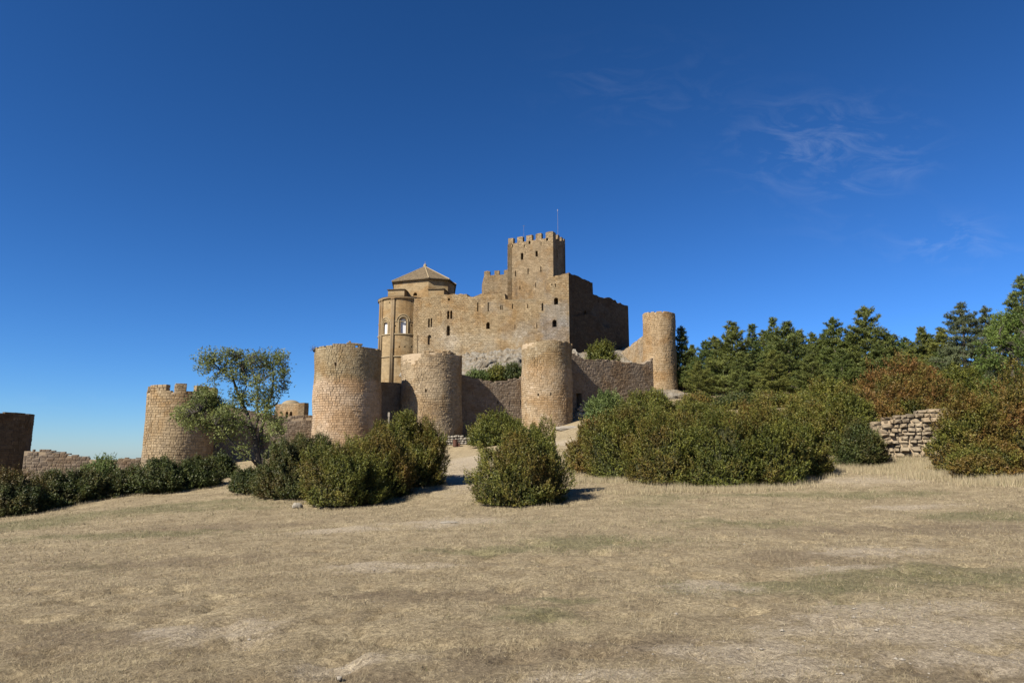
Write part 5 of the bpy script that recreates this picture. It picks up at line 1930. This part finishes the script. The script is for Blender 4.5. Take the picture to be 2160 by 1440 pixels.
single_conifer('cedar_tree', 'blue green cedar with shaggy drooping branches near the right edge', 2040, 640, 50, 0.36, NEEDLE_BLUE, 21, 0.30, 1.6, 0.17, 0.15)
single_conifer('cedar_tree', 'second blue green cedar leader standing close right of the first', 2092, 648, 52, 0.30, NEEDLE_BLUE, 22, 0.26, 1.5, 0.17, 0.15)
single_conifer('conifer_tree', 'tall conifer cut by the right edge of the photo', 2172, 586, 50, 0.30, NEEDLE_WARM, 23, 0.12, 1.6, 0.18, 0.2)


# ------------------------------------------------------------------ broadleaf trees
def leafy_tree(name, label, base, limbs, clusters, mat, seed, ls=0.10, n_per=170, trunk_r=0.17):
    """limbs: (list of Vector, r0, r1); clusters: (centre Vector, radius vec, density)"""
    r = np.random.default_rng(seed)
    root = empty(name, base, label, 'tree')
    mb = MB()
    pts_, rr, = limbs[0][0], limbs[0][1:]
    n0 = len(pts_)
    mb.tube([q - base for q in pts_], [rr[0] + (rr[1] - rr[0]) * i / (n0 - 1) for i in range(n0)], 9)
    mb.build('trunk', BARK, root, smooth=True)
    allp = list(pts_)
    for q, r0, r1 in limbs[1:]:
        m = MB()
        n0 = len(q)
        m.tube([v - base for v in q], [r0 + (r1 - r0) * i / (n0 - 1) for i in range(n0)], 7)
        m.build('limb', BARK, root, smooth=True)
        for a, c in zip(q[:-1], q[1:]):
            allp += [a.lerp(c, t) for t in (0, .33, .66, 1)]
    AP = np.array([tuple(v) for v in allp])
    tw = MB()
    P, D, tt = [], [], []
    for c, rad, dn in clusters:
        n = int(n_per * dn)
        ct = r.normal() * 0.14
        nsub = max(3, int(n / 11))
        d = unit(r.normal(size=(nsub, 3)))
        sub = np.array(tuple(c)) + d * np.array(rad) * (r.uniform(0.15, 1, (nsub, 1)) ** 0.5)
        for sc_ in sub:
            j = np.argmin(((AP - sc_) ** 2).sum(1))
            a = Vector(AP[j]) - base
            e = Vector(sc_) - base
            m_ = a.lerp(e, 0.55) + Vector(r.normal(size=3) * 0.08) + Vector((0, 0, 0.06))
            tw.tube([a, m_, e], [0.016, 0.010, 0.004], 4, cap=False)
            k = int(n / nsub)
            pp = np.array(tuple(e)) + r.normal(size=(k, 3)) * 0.135
            P.append(pp)
            D.append(unit(r.normal(size=(k, 3)) + np.array([0, 0, 0.2])))
            tt.append(np.full(k, ct) + r.normal() * 0.10)
    tw.build('twigs', BARK, root)
    P, D, tt = np.concatenate(P), np.concatenate(D), np.concatenate(tt)
    L = 3
    V = leaves_on_sprigs(P, D, np.full(len(P), ls), L, ls, ls * 0.5, r)
    tint = np.clip(np.repeat(0.48 + tt + r.normal(size=len(P)) * 0.16, L), 0, 1)
    rs = np.clip(np.repeat(r.normal(size=len(P)) * 0.22 - 0.05, L), 0, 1)
    obj('crown', mesh_np('crown', V, np.arange(len(V)).reshape(-1, 3), [mat], {'tint': ('FACE', tint), 'rust': ('FACE', rs)}), root)
    return root


TY = 34.0


def tp_(l, dy=0.0, spread=0.0):
    return [at(x, y, TY + dy + spread * i) for i, (x, y) in enumerate(l)]


tb = at(552, 1004, TY)
tb = Vector((tb.x, tb.y, min(tb.z, hz(tb.x, tb.y) + 0.0)))
l1 = tp_([(551, 1010), (546, 975), (542, 956), (540, 928), (530, 904), (521, 871), (506, 843), (492, 800), (466, 781), (450, 765)])
l1[0] = tb + Vector((0, 0, -0.15))
l2 = tp_([(555, 1005), (555, 956), (549, 920), (555, 890), (561, 866), (573, 833), (577, 798), (575, 767), (581, 748)], 0.0, 0.12)
l3 = tp_([(530, 904), (518, 892), (483, 889), (445, 885), (422, 866), (405, 870)], 0.0, -0.2)
l4 = tp_([(546, 985), (530, 968), (506, 951), (481, 923), (468, 900), (455, 895)], -0.1, -0.25)
l5 = tp_([(536, 915), (545, 880), (542, 852), (544, 821), (534, 786), (524, 758)], 0.1, -0.12)
l6 = tp_([(521, 871), (500, 862), (470, 855), (440, 838), (425, 830)], 0, 0.3)
l7 = tp_([(549, 945), (565, 930), (580, 915), (590, 905)], 0, -.1)
l8 = tp_([(561, 866), (585, 850), (597, 820), (600, 790)], 0.2, .1)
l9 = tp_([(506, 843), (520, 815), (515, 785), (500, 755)], 0, .1)
limbs = [(l1, 0.17, 0.02), (l2, 0.12, 0.02), (l3, 0.07, 0.015), (l4, 0.07, 0.015), (l5, 0.075, 0.015), (l6, 0.05, 0.012), (l7, 0.035, 0.01), (l8, 0.05, 0.012), (l9, 0.05, .012)]
cl = []
_r = np.random.default_rng(5)
for x, y, rx, ry, dn in ((440, 755, 24, 14, .8), (430, 775, 14, 10, .4), (465, 762, 26, 18, 1.1), (490, 748, 20, 12, .7), (512, 752, 18, 10, .5), (540, 760, 26, 16, 1.0), (570, 752, 24, 14, 1.0), (597, 760, 14, 16, .7), (500, 775, 22, 14, .8),
                         (528, 785, 26, 16, 1.0), (560, 785, 22, 18, .8), (590, 790, 16, 18, .7), (475, 792, 18, 10, .5), (598, 815, 10, 16, .4), (505, 805, 14, 12, .4), (540, 812, 20, 14, .6), (570, 820, 18, 16, .6), (455, 800, 10, 8, .2),
                         (405, 868, 26, 14, 1.2), (392, 878, 22, 12, .9), (420, 888, 28, 14, 1.1), (398, 895, 14, 10, .5), (435, 832, 20, 16, 1.6), (425, 850, 22, 14, 1.4), (448, 855, 14, 18, 1.2), (470, 850, 16, 10, .4), (460, 878, 22, 12, .9), (490, 862, 18, 10, .6),
                         (475, 905, 24, 10, .9), (450, 900, 18, 10, .6), (500, 885, 18, 12, .6), (520, 845, 18, 14, .9), (505, 835, 16, 10, .6), (550, 845, 18, 16, .8), (565, 860, 16, 14, .6), (545, 875, 14, 14, .25), (575, 885, 16, 14, .7), (585, 905, 14, 12, .7),
                         (570, 925, 16, 12, .3), (515, 915, 16, 12, .3), (490, 930, 18, 12, .25), (530, 935, 14, 14, .12), (585, 940, 14, 12, .3), (555, 905, 12, 14, .15), (515, 950, 14, 10, .35), (465, 925, 12, 8, .25)):
    c = at(x, y, TY + _r.normal() * 0.6)
    k = TY / F
    cl.append((c, (rx * k * 1.2, (rx + ry) / 2 * k * 1.5, ry * k * 1.25), dn))
leafy_tree('deciduous_tree', 'airy deciduous tree with forked trunk before the battlemented tower', tb, limbs, cl, LEAF_ASH, 12, ls=0.10, n_per=330)

# bright broadleaf tree at the right edge
bY = 40.0
c0 = at(2140, 800, bY)
bb = Vector((c0.x, c0.y, hz(c0.x, c0.y)))
hh = at(2140, 652, bY).z - bb.z
limbs = [([bb + Vector((0, 0, -0.2)), bb + Vector((0.05, 0, hh * .25)), bb + Vector((0, 0.1, hh * .5)), bb + Vector((0.1, 0, hh * .8))], 0.16, 0.04)]
for k in range(7):
    a = k * 0.95
    s = bb + Vector((0, 0, hh * (0.22 + 0.08 * k)))
    limbs.append(([s, s + Vector((math.cos(a) * .8, math.sin(a) * .8, hh * .10)), s + Vector((math.cos(a) * 1.6, math.sin(a) * 1.6, hh * .22))], 0.06, 0.015))
cl = []
for k in range(46):
    a = _r.uniform(0, 6.28)
    zf = _r.uniform(0.12, 1.0)
    q = math.sqrt(_r.uniform(0.1, 1)) * 2.0 * math.sin(math.pi * min(1, 0.18 + zf * 0.80)) ** 0.7
    cl.append((bb + Vector((q * math.cos(a), q * math.sin(a), hh * zf * 0.94)), (0.5, 0.5, 0.42), 1.0))
leafy_tree('deciduous_tree', 'bright green broadleaf tree before the cedars at the right edge', bb, limbs, cl, LEAF_OAK, 14, ls=0.11, n_per=240)

# ------------------------------------------------------------------ grass and gravel (uncountable cover)
def blades(n, x, y, length, width, tilt, r):
    z = height(x, y)
    az = r.uniform(0, 2 * math.pi, n)
    d = np.stack([np.cos(az) * np.sin(tilt), np.sin(az) * np.sin(tilt), np.cos(tilt)], -1)
    az2 = r.uniform(0, 2 * math.pi, n)
    s = np.stack([np.cos(az2), np.sin(az2), np.zeros(n)], -1)
    B = np.stack([x, y, z - 0.004], -1)
    V = np.stack([B - s * (width / 2)[:, None], B + s * (width / 2)[:, None], B + d * length[:, None]], 1)
    return V.reshape(-1, 3)


gmat, nd, lk, b = new_mat('dry_grass')
t_ = N(nd, 'ShaderNodeAttribute', attribute_name='tint').outputs['Fac']
g_ = N(nd, 'ShaderNodeAttribute', attribute_name='green').outputs['Fac']
col = mixc(nd, lk, t_, (0.270, 0.205, 0.120), (0.64, 0.535, 0.335))
col = mixc(nd, lk, g_, col, mixc(nd, lk, t_, (0.085, 0.11, 0.035), (0.20, 0.23, 0.085)))
lk.new(mixc(nd, lk, 1.0, col, ALB, 'MULTIPLY'), b.inputs['Base Color'])
tr = N(nd, 'ShaderNodeBsdfTranslucent')
lk.new(mixc(nd, lk, 1.0, col, ALB, 'MULTIPLY'), tr.inputs[0])
mx = N(nd, 'ShaderNodeMixShader')
mx.inputs[0].default_value = 0.3
lk.new(b.outputs[0], mx.inputs[1])
lk.new(tr.outputs[0], mx.inputs[2])
lk.new(mx.outputs[0], [n for n in nd if n.type == 'OUTPUT_MATERIAL'][0].inputs[0])

r = np.random.default_rng(42)
n = 620000
u = r.uniform(0, 1, n)
ya, yb = 4.2, 36.0
y = ya * (yb / ya) ** (u ** 0.95)
x = r.uniform(-1, 1, n) * (0.80 * y + 1.0)
pat = fbm(x * 1.6, y * 1.6, 51, 3)
pat2 = fbm(x * 7, y * 7, 52, 2)
pale = spots(pale_spots, x, y, 22)
brown = spots(brown_spots, x, y, 23)
keep = r.uniform(0, 1, n) < np.clip(0.15 + (pat - 0.38) * 2.0 + (pat2 - 0.5) * 2.6, 0.04, 1) * (1 - 0.55 * pale) * (1 - 0.4 * brown)
x, y, pat = x[keep], y[keep], pat[keep]
n = len(x)
lod = np.clip(y / 8, 0.8, 3)
green = np.clip(spots(green_spots, x, y, 21) + np.clip((fbm(x * 0.25, y * 0.25, 31) - 0.62) * 3, 0, 0.5), 0, 1)
gsel = (r.uniform(0, 1, n) < green * 0.5 + 0.02) * r.uniform(0.5, 1, n)
tint = np.clip(0.46 + (pat - 0.5) * 0.5 + r.normal(size=n) * 0.28, 0, 1)
V = blades(n, x, y, r.uniform(0.020, 0.070, n) * lod ** 0.35, r.uniform(0.003, 0.0065, n) * lod, R(50) + r.normal(size=n) * 0.32, r)
o = obj('grass', mesh_np('grass', V, np.arange(3 * n).reshape(-1, 3), [gmat], {'tint': ('FACE', tint), 'green': ('FACE', gsel)}))
tag(o, 'short dry grass covering the trampled meadow', 'grass', kind='stuff')

# taller straw along the bushes and the ruin
xs, ys, ln = [], [], []
for (bx, by, w, d, D) in bush_front:
    if D > 48:
        continue
    m_ = int(1500 * w / 2.5)
    a = r.uniform(0, 2 * math.pi, m_)
    q = 1.0 + np.abs(r.normal(size=m_)) * 0.16
    xs.append(bx + np.cos(a) * w * 0.47 * q)
    ys.append(by + np.sin(a) * d * 0.50 * q)
    big = 1.0 if bx > 1.5 else 0.5
    ln.append(r.uniform(0.06, 0.24, m_) * big * (0.5 + vnoise(xs[-1] * 2, ys[-1] * 2, 61)))
for (px0, py0, rx, ry, m_, hgt) in ((1920, 985, 2.4, 1.3, 9000, 0.20), (2030, 1005, 1.6, 0.8, 6000, 0.30), (1300, 1015, 2.8, 0.9, 5000, 0.22), (1500, 1036, 2.6, 0.5, 5000, 0.20), (1900, 975, 2.6, 0.5, 5000, 0.30), (1760, 985, 1.0, 1.2, 2500, 0.2), (2120, 1018, 1.2, .6, 3500, .26)):
    gx_, gy_ = ground_at(px0, py0)
    xs.append(gx_ + r.normal(size=m_) * rx * 0.6)
    ys.append(gy_ + r.normal(size=m_) * ry * 0.6)
    ln.append(r.uniform(0.3, 1.0, m_) * hgt * 1.3)
x, y, ln = np.concatenate(xs), np.concatenate(ys), np.concatenate(ln)
n = len(x)
tint = np.clip(0.72 + r.normal(size=n) * 0.2, 0, 1)
V = blades(n, x, y, ln, 0.008 + 0.006 * r.uniform(0, 1, n), np.abs(r.normal(size=n)) * 0.35, r)
o = obj('tall_grass', mesh_np('tall_grass', V, np.arange(3 * n).reshape(-1, 3), [gmat], {'tint': ('FACE', tint), 'green': ('FACE', (r.uniform(0, 1, n) < 0.05) * 0.7)}))
tag(o, 'taller straw coloured grass fringing the bushes', 'grass', kind='stuff')

# gravel
n = 5200
u = r.uniform(0, 1, n)
y = 4.2 * (22 / 4.2) ** u
x = r.uniform(-1, 1, n) * (0.8 * y + 1)
pp = spots(pale_spots, x, y, 22)
keep = r.uniform(0, 1, n) < np.clip(pp * 0.9 + 0.04 + 0.05 * (x > 1), 0, 1)
x, y = x[keep], y[keep]
n = len(x)
oc = np.array([(1, 0, 0), (-1, 0, 0), (0, 1, 0), (0, -1, 0), (0, 0, 1), (0, 0, -1)], float)
ot = np.array([(0, 2, 4), (2, 1, 4), (1, 3, 4), (3, 0, 4), (2, 0, 5), (1, 2, 5), (3, 1, 5), (0, 3, 5)])
sz = r.uniform(0.004, 0.011, n) * np.where(r.uniform(0, 1, n) < 0.08, 2.0, 1.0)
V = oc[None] * (sz[:, None] * r.uniform(0.6, 1.3, (n, 6)))[:, :, None] * np.array([1.2, 1.0, 0.6]) + np.stack([x, y, height(x, y) + sz * 0.3], -1)[:, None]
T = (ot[None] + (np.arange(n) * 6)[:, None, None]).reshape(-1, 3)
o = obj('gravel', mesh_np('gravel', V.reshape(-1, 3), T, [M_PALE]))
tag(o, 'small pale pebbles strewn over the bare patches', 'gravel', kind='stuff')
